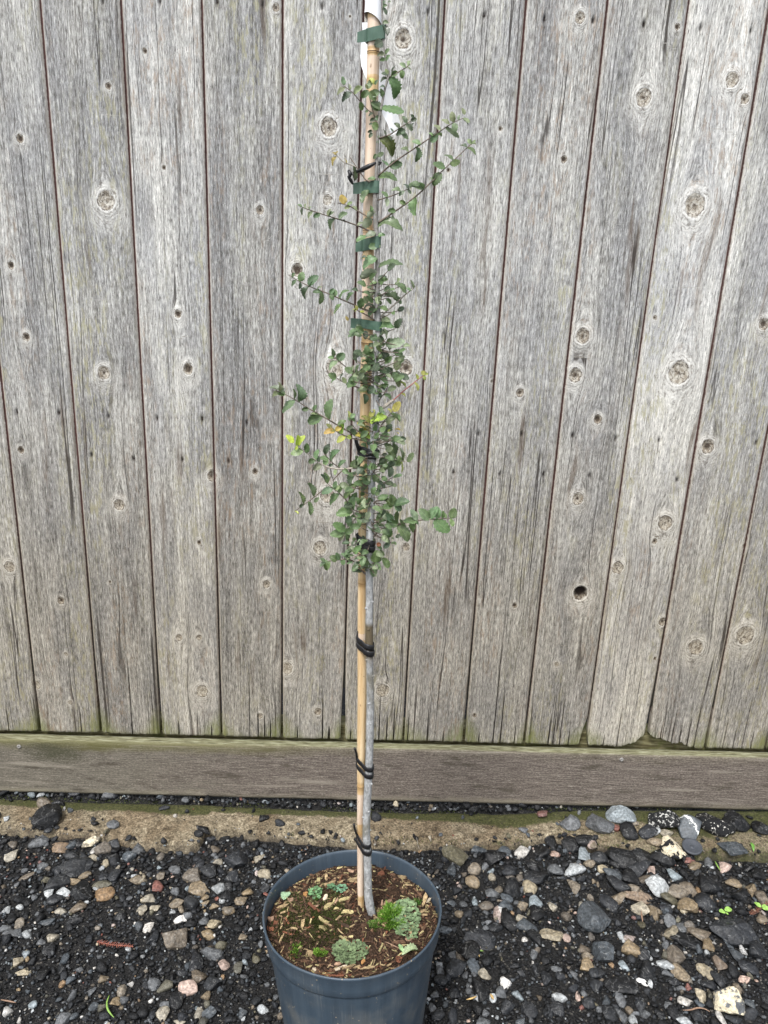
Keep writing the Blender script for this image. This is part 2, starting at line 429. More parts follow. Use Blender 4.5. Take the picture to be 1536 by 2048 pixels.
def mat_bamboo():
    g = G('bamboo_cane'); p = g.geo()
    V = g.mapv(p, (150, 150, 9)); n1 = g.noise(V, 1, 4, 0.6)
    n2 = g.noise(g.mapv(p, (60, 60, 16), (5, 5, 5)), 1, 3, 0.6)
    nd = g.at('node'); pl = g.at('pale')
    col = g.ramp(n1, [(0.34, (0.47, 0.31, 0.15)), (0.5, (0.62, 0.45, 0.25)), (0.66, (0.72, 0.57, 0.36))])
    pink = g.ramp(n1, [(0.3, (0.52, 0.38, 0.27)), (0.6, (0.70, 0.57, 0.45))])
    col = g.mix(g.mr(g.ma('ADD', pl, g.ma('MULTIPLY', g.ma('SUBTRACT', n2, 0.5), 0.9)), 0.42, 0.55), col, pink)
    col = g.mix(g.mr(g.ma('ADD', nd, g.ma('MULTIPLY', g.ma('SUBTRACT', n2, 0.5), 0.5)), 0.3, 0.8, 0, 0.6), col, (0.36, 0.20, 0.06))
    col = g.mix(g.mr(nd, 0.90, 0.97, 0, 0.9), col, (0.06, 0.03, 0.014))
    spk = g.noise(g.mapv(p, (300, 300, 150), (1, 2, 3)), 1, 2, 0.6)
    col = g.mix(g.mr(spk, 0.68, 0.74, 0, 0.6), col, (0.16, 0.08, 0.03))
    return g.out(col, 0.48, g.bump(n1, 0.2, 0.0006), 0.45)

def mat_pot():
    g = G('pot_plastic'); p = g.obj()
    x, y, z = g.sep(p)
    an = g.ma('ARCTAN2', y, x)
    st = g.noise(g.comb(g.ma('MULTIPLY', an, 9), g.ma('MULTIPLY', z, 3), 0), 1, 4, 0.65)
    sp = g.noise(p, 420, 3, 0.75); n2 = g.noise(p, 18, 4, 0.6)
    col = g.ramp(st, [(0.3, (0.034, 0.050, 0.068)), (0.55, (0.044, 0.064, 0.086)), (0.8, (0.066, 0.088, 0.108))])
    col = g.mix(g.mr(sp, 0.68, 0.76, 0, 0.5), col, (0.24, 0.23, 0.19))
    sc1 = g.noise(g.comb(g.ma('MULTIPLY', an, 16), g.ma('MULTIPLY', z, 160), 0), 1, 4, 0.75)
    sc2 = g.noise(g.comb(g.ma('MULTIPLY', an, 60), g.ma('MULTIPLY', z, 9), 2), 1, 4, 0.75)
    col = g.mix(g.mr(sc1, 0.62, 0.74, 0, 0.35), col, (0.17, 0.19, 0.21))
    col = g.mix(g.ma('MULTIPLY', g.mr(sc2, 0.54, 0.66, 0, 0.5), g.mr(n2, 0.4, 0.6)), col, (0.13, 0.145, 0.155))
    spl = g.vor(p, 130); splm = g.noise(p, 26, 2, .5)
    col = g.mix(g.ma('MULTIPLY', g.mr(spl, 0.17, 0.10), g.mr(splm, 0.52, 0.58)), col, (0.26, 0.22, 0.16))
    col = g.mix(g.ma('MULTIPLY', g.mr(n2, 0.45, 0.7), g.mr(z, -0.02, -0.16, 0.1, 0.5)), col, (0.15, 0.145, 0.125))
    return g.out(col, g.mr(n2, 0.3, 0.7, 0.36, 0.52), g.bump(g.noise(p, 60, 2, 0.5), 0.15, 0.002), 0.45)

def mat_soil():
    g = G('potting_soil'); p = g.geo()
    n1 = g.noise(p, 330, 4, 0.7); n2 = g.noise(p, 28, 4, 0.6); n3 = g.noise(p, 110, 3, 0.6)
    ms = g.at('moss')
    col = g.ramp(n1, [(0.34, (0.008, 0.005, 0.003)), (0.5, (0.036, 0.021, 0.012)), (0.66, (0.075, 0.046, 0.027))])
    col = g.mix(g.mr(n3, 0.55, 0.7, 0, 0.5), col, (0.09, 0.035, 0.018))
    mm = g.mr(g.ma('ADD', ms, g.ma('MULTIPLY', g.ma('SUBTRACT', n3, 0.5), 1.2)), 0.4, 0.8)
    col = g.mix(g.ma('MULTIPLY', mm, 0.8), col, g.ramp(n1, [(0.3, (0.010, 0.013, 0.003)), (0.6, (0.045, 0.052, 0.012)), (0.8, (0.12, 0.13, 0.03))]))
    return g.out(col, 0.9, g.bump(g.ma('ADD', n1, n3), 1.0, 0.004), 0.25)

M_BOARD = mat_board(); M_TONGUE = mat_tongue(); M_KICK = mat_kick(); M_RAIL = mat_rail()
M_CONC = mat_concrete(); M_GROUND = mat_ground()
M_CHIP = mat_stone('gravel_chip', True); M_STONE = mat_stone('loose_stone', False)
M_LEAF = mat_leaf(); M_BARK = mat_bark(); M_BAMBOO = mat_bamboo(); M_POT = mat_pot(); M_SOIL = mat_soil()
M_TWIG = mat_simple('twig_bark', (0.085, 0.062, 0.045), (0.22, 0.18, 0.145), 300, 0.7)
M_TWIGP = mat_simple('pale_twig_bark', (0.24, 0.21, 0.17), (0.45, 0.41, 0.35), 300, 0.7)
M_TWIGR = mat_simple('red_twig_bark', (0.28, 0.09, 0.09), (0.40, 0.17, 0.13), 200, 0.5)
M_TIE = mat_simple('black_rubber', (0.006, 0.006, 0.007), (0.018, 0.018, 0.02), 200, 0.42, 0.3, 0.001, 0.5)
M_TAPE = mat_simple('green_tape', (0.050, 0.100, 0.070), (0.078, 0.138, 0.100), 60, 0.38, 0.15, 0.001, 0.5)
M_PAPER = mat_simple('white_label_stock', (0.80, 0.82, 0.84), (0.86, 0.87, 0.89), 30, 0.5, 0.1, 0.001, 0.4)
M_WOODCHIP = mat_objcol('bark_chip', 0.8, 240, 0.5, 0.6, 0.25)
M_MOSS = mat_objcol('moss_green', 0.8, 400, 0.55, 0.5, 0.25)
M_METAL = mat_simple('dull_zinc', (0.16, 0.15, 0.14), (0.34, 0.33, 0.31), 400, 0.5)
M_NAIL = mat_simple('rusted_nail', (0.010, 0.007, 0.006), (0.035, 0.02, 0.015), 400, 0.7)
M_CAP = mat_simple('slate_grey_plastic', (0.040, 0.046, 0.055), (0.062, 0.068, 0.08), 300, 0.55)
M_NEEDLE = mat_simple('red_needles', (0.20, 0.055, 0.035), (0.36, 0.12, 0.075), 200, 0.6)
M_NEEDLE2 = mat_simple('brown_needles', (0.12, 0.045, 0.028), (0.24, 0.10, 0.06), 200, 0.6)
M_SPROUT = mat_simple('fresh_green', (0.14, 0.26, 0.045), (0.26, 0.42, 0.10), 200, 0.5)

# ------------------------------------------------------------------ terrain shape
def ground_z(x, y):
    return 0.010 + 0.014 * np.asarray(x) + 0.006 * fbm(np.asarray(x) * 5, np.asarray(y) * 5, 1) + 0.003 * fbm(np.asarray(x) * 30, np.asarray(y) * 30, 2, 2) + 0.012 * smooth01((np.asarray(y) + 0.068) / 0.02)

# concrete edges traced once, held in metres
def onL(a, b):
    q = onZ(a, b, 0.03)
    for _ in range(3): q = onZ(a, b, 0.0285 + 0.014 * q[0])
    return q[:2]
CF = np.array([onL(a, b) for a, b in [(-120, 1648), (0, 1655), (100, 1668), (200, 1672), (290, 1690), (345, 1694), (395, 1690), (410, 1662), (440, 1668), (470, 1662),
              (500, 1672), (560, 1676), (600, 1680), (760, 1690), (880, 1690), (1040, 1688), (1090, 1676), (1130, 1680), (1200, 1696), (1300, 1702), (1400, 1706), (1536, 1712), (1700, 1720)]])
CB = np.array([onL(a, b) for a, b in [(-120, 1582), (0, 1588), (250, 1597), (500, 1607), (700, 1614), (850, 1617), (1000, 1619), (1100, 1614), (1300, 1612), (1536, 1612), (1700, 1618)]])
def conc_front(x): return np.interp(x, CF[:, 0], CF[:, 1])
def conc_back(x): return np.interp(x, CB[:, 0], CB[:, 1])
def conc_top(x, y):
    return 0.029 + 0.014 * np.asarray(x) + 0.0035 * fbm(np.asarray(x) * 9, np.asarray(y) * 16, 8) + 0.0012 * fbm(np.asarray(x) * 70, np.asarray(y) * 70, 9, 2)
def surf_z(x, y):
    if conc_front(x) + 0.004 < y < conc_back(x) + 0.01: return float(conc_top(x, y))
    return float(ground_z(x, y))

def build_ground():
    def axis(a, b, step, far):
        core = np.arange(a, b, step); out = [0.05]
        while out[-1] < far: out.append(out[-1] * 1.6)
        out = np.array(out)
        return np.concatenate([(a - out)[::-1], core, b + out])
    xs = axis(-1.3, 1.5, 0.010, 70); ys = axis(-1.15, 0.10, 0.010, 70)
    X, Y = np.meshgrid(xs, ys)
    Z = ground_z(X, Y)
    far = np.maximum(np.maximum(np.abs(X) - 2.5, np.abs(Y) - 2.5), 0)
    Z = Z * np.exp(-far * 0.5)
    nx, ny = len(xs), len(ys)
    i = np.arange(nx - 1)[None, :] + nx * np.arange(ny - 1)[:, None]
    f = np.stack([i, i + 1, i + nx + 1, i + nx], -1).reshape(-1, 4)
    me = new_mesh('ground', np.stack([X, Y, Z], -1).reshape(-1, 3), f, True)
    return tag(link('ground', me, M_GROUND), kind='structure', label='black gritty gravel ground in front of the fence')
GROUND = build_ground()

def build_concrete():
    xs = np.arange(-1.30, 1.45, 0.005); nv = 34
    V = []; moss = []; dirt = []
    for j in range(nv):
        t = j / (nv - 1)
        yf = conc_front(xs) + 0.006 * fbm(xs * 40, xs * 0, 31); yb = conc_back(xs) + 0.004 * fbm(xs * 30, xs * 0, 33)
        y = yf + (yb - yf) * t
        z = conc_top(xs, y)
        edge = np.minimum(t * (yb - yf), (1 - t) * (yb - yf))
        z = z - 0.022 * np.exp(-edge / 0.006) - 0.0035 * smooth01(1 - edge / 0.02)
        V.append(np.stack([xs, y, z], -1))
        rt = smooth01((xs - 0.42) / 0.25)
        m = (1.35 + 0.9 * fbm(xs * 4, 0 * xs, 47)) * smooth01((t - 0.55) / 0.28) + 1.3 * np.exp(-((xs - .36) / .09) ** 2) * smooth01((t - .35) / .3) + 0.55 * np.maximum(0, fbm(xs * 5, y * 9, 41)) + rt * (0.72 + 0.9 * vnoise(xs * 8, y * 25, 4)) + 0.35 * smooth01((0.25 - t) / 0.25) * (vnoise(xs * 6, y, 12) > 0.0)
        moss.append(m); dirt.append(xs * 0 + 0.75 * smooth01((t - 0.93) / 0.07) + 0.8 * smooth01((0.16 - t) / 0.16) * (0.5 + fbm(xs * 60, y * 60, 19, 2)))
    V = np.concatenate(V); n = len(xs)
    # skirt below the rims so the strip is solid
    i = np.arange(n - 1)[None, :] + n * np.arange(nv - 1)[:, None]
    f = np.stack([i, i + 1, i + n + 1, i + n], -1).reshape(-1, 4)
    base = V.copy(); base[:, 2] = -0.08
    VV = np.concatenate([V, base]); N = len(V)
    r0 = np.arange(n - 1); rl = r0 + n * (nv - 1)
    f2 = np.stack([r0 + N, r0 + 1 + N, r0 + 1, r0], -1); f3 = np.stack([rl, rl + 1, rl + 1 + N, rl + N], -1)
    me = new_mesh('concrete_strip', VV, np.concatenate([f, f2, f3]), True)
    attr(me, 'moss', np.concatenate([np.concatenate(moss), np.ones(N)])); attr(me, 'dirt', np.concatenate([np.concatenate(dirt), np.ones(N)]))
    return tag(link('concrete_strip', me, M_CONC), kind='structure', label='mossy tan concrete strip at the foot of the fence')
CONC = build_concrete()

# ------------------------------------------------------------------ fence
BW = 0.1390; X0 = -0.6155
def kick_top(x): return 0.1775 + 0.0158 * (x + 0.042)
def kick_bot(x): return 0.0340 + 0.0155 * (x + 0.037)
KN = [(40,277,9,0),(217,172,7,0),(290,102,6,0),(328,335,5,0),(213,402,17,.6),(22,531,8,0),(53,674,9,0),(208,745,13,.4),(356,628,9,0),(376,738,12,0),(42,900,8,0),
 (239,1009,11,.5),(424,952,11,.2),(520,420,9,.2),(510,943,7,0),(122,1201,8,.2),(20,1133,10,.8),(358,1275,7,.6),(398,1275,6,.5),(404,1382,11,1),(533,1168,8,.4),(574,1335,11,1),
 (73,1370,8,.9),(520,1432,6,.6),(140,1405,4,.8),(132,1308,4,.5),(220,1163,3,0),(398,1085,5,0),(552,15,8,.3),(658,255,17,.5),(806,78,18,.35),(594,540,14,0),(670,735,17,.7),
 (655,990,14,.6),(812,735,15,.2),(640,1095,12,1),(812,1093,8,.5),(765,1380,12,.9),(636,1422,8,.4),(897,340,5,0),(655,400,9,.8),(1160,35,11,.4),(1287,195,16,.5),(1489,198,10,.3),
 (1463,160,13,.7),(1354,54,7,0),(1128,318,8,0),(1001,257,5,0),(1389,410,21,.5),(1165,672,15,.4),(1150,750,14,.3),(1040,785,9,.2),(1195,838,10,0),(1310,635,5,.2),(1357,745,21,.6),
 (1415,892,15,.2),(1527,648,12,.1),(1155,997,12,.4),(1330,1045,14,.6),(1309,1082,6,.1),(1235,1135,11,.8),(1161,1186,13,-1),(1029,1211,6,0),(1325,1243,9,.3),(1391,1294,15,.6),
 (1490,1270,17,.8),(1489,1091,5,.3),(1113,1328,5,.6),(1310,1317,4,0),(949,1430,5,.2),(984,762,4,0),(700,33,3,0)]
KW = []
for a, b, r_, t_ in KN:
    P = onY(a, b, 0); KW.append((P[0], P[2], (r_ * (.78 + .22 * max(t_, 0)) if t_ >= 0 else r_) * mpp(P), t_))
KW = np.array(KW)
NAILS = [(205,2),(319,2),(434,3),(525,9),(644,13),(856,23),(969,30),(1089,38),(1186,41),(1288,49),(1402,54),(1502,62),
 (33,825),(117,826),(217,833),(314,837),(404,839),(493,846),(957,868),(1043,868),(1145,871),(1231,877),(1318,881),(1513,885),(183,910),(267,918),(364,920),(457,923),(907,945),(1087,949),(1000,948),(1179,951),(1354,960)]
NW = np.array([[onY(a, b, 0)[0], onY(a, b, 0)[2]] for a, b in NAILS])
FENCE = tag(empty('wooden_fence', (0, 0.03, 0.05)), 'weathered grey vertical board fence with knots, filling the view behind the sapling', 'fence')
FL = Vector((0, 0.03, 0.05)); FI = Matrix.Translation(-FL)
TH = 0.018
# bottom profile per board: list of (u 0..1, drop in metres above kick top)
BOT = {8: [(0, .006), (.25, .004), (.6, .003), (.9, .004), (.95, .055), (1, .075)],
       9: [(0, .035), (.03, .004), (.3, .003), (.62, .001), (.66, .004), (.85, .016), (.97, .034), (1, .036)],
       10: [(0, .036), (.15, .026), (.3, .022), (.42, .014), (.6, .014), (.75, .004), (.95, -.001), (1, .004)]}
CRK = {1: [(.54, .20, 1)], 2: [(.30, .04, 1), (.62, .06, .8), (.85, .03, 1)], 3: [(.47, .20, .6), (.61, .08, 1), (.72, .06, 1), (.82, .05, 1)], 4: [(.67, .12, 1), (.78, .035, 2.2), (.25, .03, 1)],
       5: [(.60, .12, 1), (.73, .07, 1), (.845, .11, 1), (.12, .03, 1)], 6: [(.06, .08, 1), (.39, .09, 1), (.66, .03, 1)], 7: [(.24, .03, 1), (.48, .34, 1), (.60, .15, 1.2), (.84, .06, .8)],
       8: [(.39, .08, 1.2), (.47, .10, 1), (.58, .14, 1), (.73, .05, 1)], 9: [(.53, .12, 1), (.30, .03, 1)], 10: [(.22, .04, 1), (.42, .10, 1.2), (.55, .05, 1.4), (.69, .08, 1.6), (.81, .14, 1.2)],
       11: [(.28, .10, 1), (.45, .06, 1), (.60, .14, 1), (.75, .05, 1)]}

def build_board(k, fine):
    r = np.random.default_rng(100 + k)
    xl, xr = X0 + BW * (k - 1) + 0.0016, X0 + BW * k - 0.0016
    dz, dx = (0.004, 0.0026) if fine else (0.03, 0.012)
    us = list(np.linspace(0, 1, int((xr - xl) / dx)))
    cr = CRK.get(k, [(r.uniform(.2, .8), r.uniform(.03, .10), 1)]) if fine else []
    for (c, h, w) in cr:
        us += [c - .012 * w, c - .005 * w, c, c + .005 * w, c + .012 * w]
    if fine: us += [.004, .008, .013, .987, .992, .996]
    us = np.array(sorted(us)); n = len(us)
    ztop = 1.86
    zs = np.concatenate([np.linspace(0, 0.06, 26 if fine else 4)[:-1], np.arange(0.06, ztop - .19, dz)])
    m = len(zs)
    U, Zr = np.meshgrid(us, zs)
    xc = xl + (xr - xl) * U
    prof = BOT.get(k, [(0, .004), (1, .004)])
    bz = np.interp(us, [p[0] for p in prof], [p[1] for p in prof]) if fine else np.full(n, 0.004)
    rag = 0.0022 * np.abs(fbm(us * 22, us * 0 + k * 3.1, 3, 4)) * (4.5 if k in (9, 10) else 2.4)
    z_b = kick_top(xl + (xr - xl) * us) + bz + rag
    Z = z_b[None, :] * (1 - Zr / (ztop - .19)) + ztop * Zr / (ztop - .19)
    Z = np.where(Zr < 0.4, z_b[None, :] * (1 - smooth01(Zr / 0.4)) + (kick_top(xl) + .004) * smooth01(Zr / 0.4) + Zr, kick_top(xl) + .004 + Zr)
    # wavy, frayed side edges; wider gaps at the foot
    wv = lambda s: 0.0005 * fbm(Z * 14, Z * 0 + k * 5 + s, 5, 4)
    foot = smooth01((0.42 - Z) / 0.25)
    fl = r.uniform(0.0008, 0.0030) if k not in (10, 5) else 0.0042
    fr = r.uniform(0.0006, 0.0026) if k not in (4, 9) else 0.004
    wl = np.clip(1 - U * 8, 0, 1); wr = np.clip(1 - (1 - U) * 8, 0, 1)
    X = xc + wl * (wv(0) + foot * fl) - wr * (wv(9) + foot * fr)
    # rotted notches
    if k == 5: X = X
    ed = np.minimum(X - xl, xr - X)
    depth = 0.0012 * fbm(U * 3, Z * 2.2, k, 3) + 0.0004 * vnoise(U * 60, Z * 12, k)
    e = np.minimum(U, 1 - U) * (xr - xl)
    depth = depth + 0.0035 * smooth01(1 - e / 0.004)            # eased arris goes back
    depth = depth + r.uniform(-.001, .001) + 0.0016 * ((U - .5) * 2) ** 2 * r.uniform(-1, 1)
    hole = np.zeros_like(X)
    for (c, h, w) in cr:
        up = np.clip(1 - Zr / h, 0, 1)
        ww = 0.011 * w * (0.35 + 0.65 * up)
        d = np.clip(1 - np.abs(U - c) / ww, 0, 1) * np.minimum(up * 3, 1) * (up > 0)
        depth = depth + d * 0.012
        hole = np.maximum(hole, smooth01(d * 1.8))
        Z = Z + (np.abs(U - c) < 0.004 * w) * 0.004 * (Zr < 0.002)
    gu = X.copy(); kvx = np.full_like(X, 50.); kvz = np.full_like(X, 50.); kt = np.zeros_like(X)
    if fine:
        best = np.full_like(X, 1e9)
        for (kx, kz, kr, t) in KW:
            if kx < xl - .03 or kx > xr + .03: continue
            ddx = X - kx; ddz = (Z - kz)
            el = 1.15 if t >= 0 else 1.1
            rn = np.sqrt((ddx) ** 2 + (ddz / el) ** 2) / kr
            Rr = kr * 1.3
            rr2 = ddx ** 2 + (ddz / 2.2) ** 2
            gu = gu - ddx * np.minimum(Rr ** 2 / np.maximum(rr2, 1e-9), 1.0) * 0.72
            mk = rn < best
            best = np.where(mk, rn, best)
            kvx = np.where(mk, ddx / kr, kvx); kvz = np.where(mk, ddz / el / kr, kvz); kt = np.where(mk, max(t, 0), kt)
            if t == -1:
                hd = smooth01((1.05 - rn) / 0.25)
                low = smooth01((0.15 - ddz / kr) * .9 + .5)
                depth = depth + hd * 0.013; hole = np.maximum(hole, hd * (0.55 + .45 * smooth01((ddz / kr + .7)))); 
            else:
                depth = depth - 0.0016 * np.exp(-((rn - 1.25) / .45) ** 2) * min(1, kr / .008) + 0.0022 * smooth01((0.95 - rn) / .3) * (1 - t)
        for (nx_, nz_) in NW:
            if xl < nx_ < xr:
                q = np.sqrt(((X - nx_) / 0.0031) ** 2 + ((Z - nz_) / 0.0078) ** 2)
                dq = smooth01((1.25 - q)); depth = depth + dq * 0.004; hole = np.maximum(hole, dq)
                tail = smooth01(1 - np.abs(X - nx_) / 0.003) * smooth01(1 - np.abs(Z - nz_ + .01) / 0.03)
                hole = np.maximum(hole, 0.45 * tail)
        # dark old stains on some boards (sap runs seen on the left boards)
        for (sx_, sy_, w_, h_) in [(48, 960, 16, 75), (70, 1150, 14, 90), (105, 1050, 9, 40), (20, 1260, 8, 45), (245, 1330, 6, 50), (410, 938, 12, 16), (1430, 860, 14, 22), (1290, 60 + 60, 3, 40), (1357, 100, 5, 45), (1210, 330, 5, 20)]:
            P = onY(sx_, sy_, 0); s_ = mpp(P)
            q = ((X - P[0] + 0.10 * (Z - P[2])) / (w_ * s_)) ** 2 + ((Z - P[2]) / (h_ * s_)) ** 2
            nn = 0.5 + 1.2 * fbm(X * 260, Z * 18, 77, 3)
            hole = np.maximum(hole, 0.62 * np.clip(nn, 0, 1) * np.exp(-q * 1.2))
    gu = gu + 0.0035 * fbm(Z * 2.2, Z * 0 + k, 6, 2) + 0.0009 * fbm(Z * 16, U * 3, 8, 2)
    Y = depth
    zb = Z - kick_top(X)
    V = np.stack([X, Y, Z], -1).reshape(-1, 3)
    Bk = np.stack([X, np.full_like(X, TH), Z], -1).reshape(-1, 3)
    i = np.arange(n - 1)[None, :] + n * np.arange(m - 1)[:, None]
    f = np.stack([i, i + 1, i + n + 1, i + n], -1).reshape(-1, 4)
    # rim ring to the back
    ring = np.concatenate([np.arange(n), n - 1 + n * np.arange(1, m), n * (m - 1) + np.arange(n - 2, -1, -1), n * np.arange(m - 2, 0, -1)])
    N = len(V); VB = Bk[ring]; L = len(ring); idx = np.arange(L)
    fr_ = np.stack([ring[idx], N + idx, N + (idx + 1) % L, ring[(idx + 1) % L]], -1)
    W = np.concatenate([V, VB])
    bq = np.array([[N, N + n + m - 2 + n - 1, N + n + m - 2, N + n - 1]])
    me = new_mesh('board', W - np.array(FL), np.concatenate([f, fr_, bq]), False)
    sm = np.zeros(len(me.polygons), bool); sm[:len(f)] = True
    me.polygons.foreach_set('use_smooth', sm)
    ap = lambda A: np.concatenate([A.ravel(), A.ravel()[ring]])
    # flat back face
    off = k * 7.31
    attr(me, 'gu', ap(gu + off)); attr(me, 'gz', ap(Z + k * 3.7))
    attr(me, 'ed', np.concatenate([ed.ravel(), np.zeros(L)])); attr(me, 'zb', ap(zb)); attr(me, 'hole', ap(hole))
    tn = {0: .45, 1: .35, 2: .75, 3: .3, 4: .6, 5: .55, 6: .6, 7: .5, 8: .5, 9: 1.15, 10: .65, 11: .5, 12: .6}.get(k + 0, .5)
    attr(me, 'tone', np.full(len(W), tn))
    kn = np.stack([kvx, kvz, kt], -1).reshape(-1, 3); kn = np.concatenate([kn, kn[ring]])
    attr(me, 'knot', kn, 'FLOAT_VECTOR')
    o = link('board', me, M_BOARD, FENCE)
    return o

def box(x0, x1, y0, y1, z0, z1):
    v = [(x0, y0, z0), (x1, y0, z0), (x1, y1, z0), (x0, y1, z0), (x0, y0, z1), (x1, y0, z1), (x1, y1, z1), (x0, y1, z1)]
    f = [(0, 3, 2, 1), (4, 5, 6, 7), (0, 1, 5, 4), (1, 2, 6, 5), (2, 3, 7, 6), (3, 0, 4, 7)]
    return np.array(v, float), f

nail_me = None
def nail_mesh():
    V = []; F = []; n = 8
    for (rr, y) in ((0.0, -0.0006), (0.0015, -0.0006), (0.0017, 0.0), (0.0012, 0.0004), (0.0012, 0.01)):
        for i in range(n): V.append((rr * math.cos(i / n * 6.2832), y, rr * math.sin(i / n * 6.2832)))
    for a in range(4):
        for i in range(n): F.append((a * n + i, (a + 1) * n + i, (a + 1) * n + (i + 1) % n, a * n + (i + 1) % n))
    return new_mesh('nail', V, F, True)
nail_me = nail_mesh()
for k in range(-5, 16):
    fine = -1 <= k <= 11
    b = build_board(k, fine)
    xl, xr = X0 + BW * (k - 1), X0 + BW * k
    for (nx_, nz_) in NW:
        if fine and xl < nx_ < xr:
            link('nail', nail_me, M_NAIL, b, Matrix.Translation(Vector((nx_, 0.0042, nz_)) - FL))
# recessed reddish tongues between the boards
for k in range(-5, 16):
    x = X0 + BW * k
    v, f = box(x - 0.0045, x + 0.0045, 0.0062, 0.0165, 0.29 + 0.05 * random.random(), 1.85)
    link('tongue', new_mesh('tongue', v - np.array(FL), f), M_TONGUE, FENCE)
# rails behind
for (z0, z1, y0) in ((0.115, 0.207, 0.020), (0.83, 0.92, 0.020), (1.59, 1.68, 0.020)):
    nx = 60; xs = np.linspace(-1.32, 1.48, nx); V = []; F = []
    for x in xs:
        zz = 0.0165 * (x - 0.035) if z0 < .3 else 0.0
        w = 0.002 * float(fbm(x * 9, z0 * 10, 2))
        for (yy, zc) in ((y0, z0), (y0 + w, z1 - .004 + w), (y0 + .003, z1 + w), (y0 + .04, z1 + w), (y0 + .04, z0)): V.append((x, yy, zc + zz))
    for i in range(nx - 1):
        for j in range(5): F.append((i * 5 + j, (i + 1) * 5 + j, (i + 1) * 5 + (j + 1) % 5, i * 5 + (j + 1) % 5))
    F += [tuple(range(4, -1, -1)), tuple((nx - 1) * 5 + j for j in range(5))]
    link('rail', new_mesh('rail', np.array(V) - np.array(FL), F), M_RAIL, FENCE)

def build_kick():
    nx, nz = 560, 26
    xs = np.linspace(-1.32, 1.48, nx)
    prof = []   # (y, hz fraction, top)
    for j in range(nz): prof.append((-0.024, j / (nz - 1), 0))
    prof[0] = (-0.0222, 0, 0); prof[-1] = (-0.0226, 1.0, .3)
    prof += [(-0.0212, 1.004, 1), (-0.017, 1.006, 1), (-0.011, 1.006, 1), (-0.006, 1.005, 1), (-0.001, 1.004, 1), (-0.001, 0.0, 0)]
    m = len(prof); V = np.zeros((nx, m, 3)); hz = np.zeros((nx, m)); tp = np.zeros((nx, m))
    for j, (y, t, top) in enumerate(prof):
        zt = kick_top(xs) - 0.0015; zb = kick_bot(xs) + 0.001 * fbm(xs * 25, xs * 0, 61, 3)
        H = zt - zb
        z = zb + H * t
        yy = y + 0.0007 * fbm(xs * 14, z * 90, 66, 3) * (j < nz)
        if t >= 1: z = z + 0.0016 * fbm(xs * 18, xs * 0 + j * .6, 63, 4)
        V[:, j, 0] = xs; V[:, j, 1] = yy; V[:, j, 2] = z; hz[:, j] = z - zb; tp[:, j] = top
    i = (np.arange(nx - 1) * m)[:, None] + np.arange(m)[None, :]
    i2 = (np.arange(nx - 1) * m)[:, None] + ((np.arange(m) + 1) % m)[None, :]
    f = np.stack([i, i + m, i2 + m, i2], -1).reshape(-1, 4)
    me = new_mesh('kick_board', V.reshape(-1, 3) - np.array(FL), f, False)
    attr(me, 'hz', hz); attr(me, 'top', tp)
    o = link('kick_board', me, M_KICK, FENCE)
    sv = []; sf = []; n = 14
    for (rr, y) in ((0.0006, -0.0005), (0.0019, -0.0018), (0.0043, -0.0016), (0.0050, 0.0004), (0.002, 0.002)):
        for q in range(n): sv.append((rr * math.cos(q / n * 6.2832), y, rr * math.sin(q / n * 6.2832)))
    for a in range(4):
        for q in range(n): sf.append((a * n + q, a * n + (q + 1) % n, (a + 1) * n + (q + 1) % n, (a + 1) * n + q))
    sme = new_mesh('screw', sv, sf, True)
    for (a, b_) in ((38, 1493), (1243, 1519)):
        P = onY(a, b_, -0.0245)
        link('screw', sme, M_METAL, o, Matrix.Translation(Vector(P) - FL))
build_kick()

# ------------------------------------------------------------------ stones
def ico(sub):
    t = (1 + 5 ** .5) / 2
    v = [(-1, t, 0), (1, t, 0), (-1, -t, 0), (1, -t, 0), (0, -1, t), (0, 1, t), (0, -1, -t), (0, 1, -t), (t, 0, -1), (t, 0, 1), (-t, 0, -1), (-t, 0, 1)]
    f = [(0, 11, 5), (0, 5, 1), (0, 1, 7), (0, 7, 10), (0, 10, 11), (1, 5, 9), (5, 11, 4), (11, 10, 2), (10, 7, 6), (7, 1, 8),
         (3, 9, 4), (3, 4, 2), (3, 2, 6), (3, 6, 8), (3, 8, 9), (4, 9, 5), (2, 4, 11), (6, 2, 10), (8, 6, 7), (9, 8, 1)]
    v = [np.array(p) / np.linalg.norm(p) for p in v]
    for _ in range(sub):
        cache = {}; nf = []
        def mid(a, b):
            key = (min(a, b), max(a, b))
            if key not in cache:
                p = v[a] + v[b]; v.append(p / np.linalg.norm(p)); cache[key] = len(v) - 1
            return cache[key]
        for a, b, c in f:
            ab, bc, ca = mid(a, b), mid(b, c), mid(c, a)
            nf += [(a, ab, ca), (b, bc, ab), (c, ca, bc), (ab, bc, ca)]
        f = nf
    return np.array(v), np.array(f)
ICO = [ico(0), ico(1), ico(2), ico(3)]

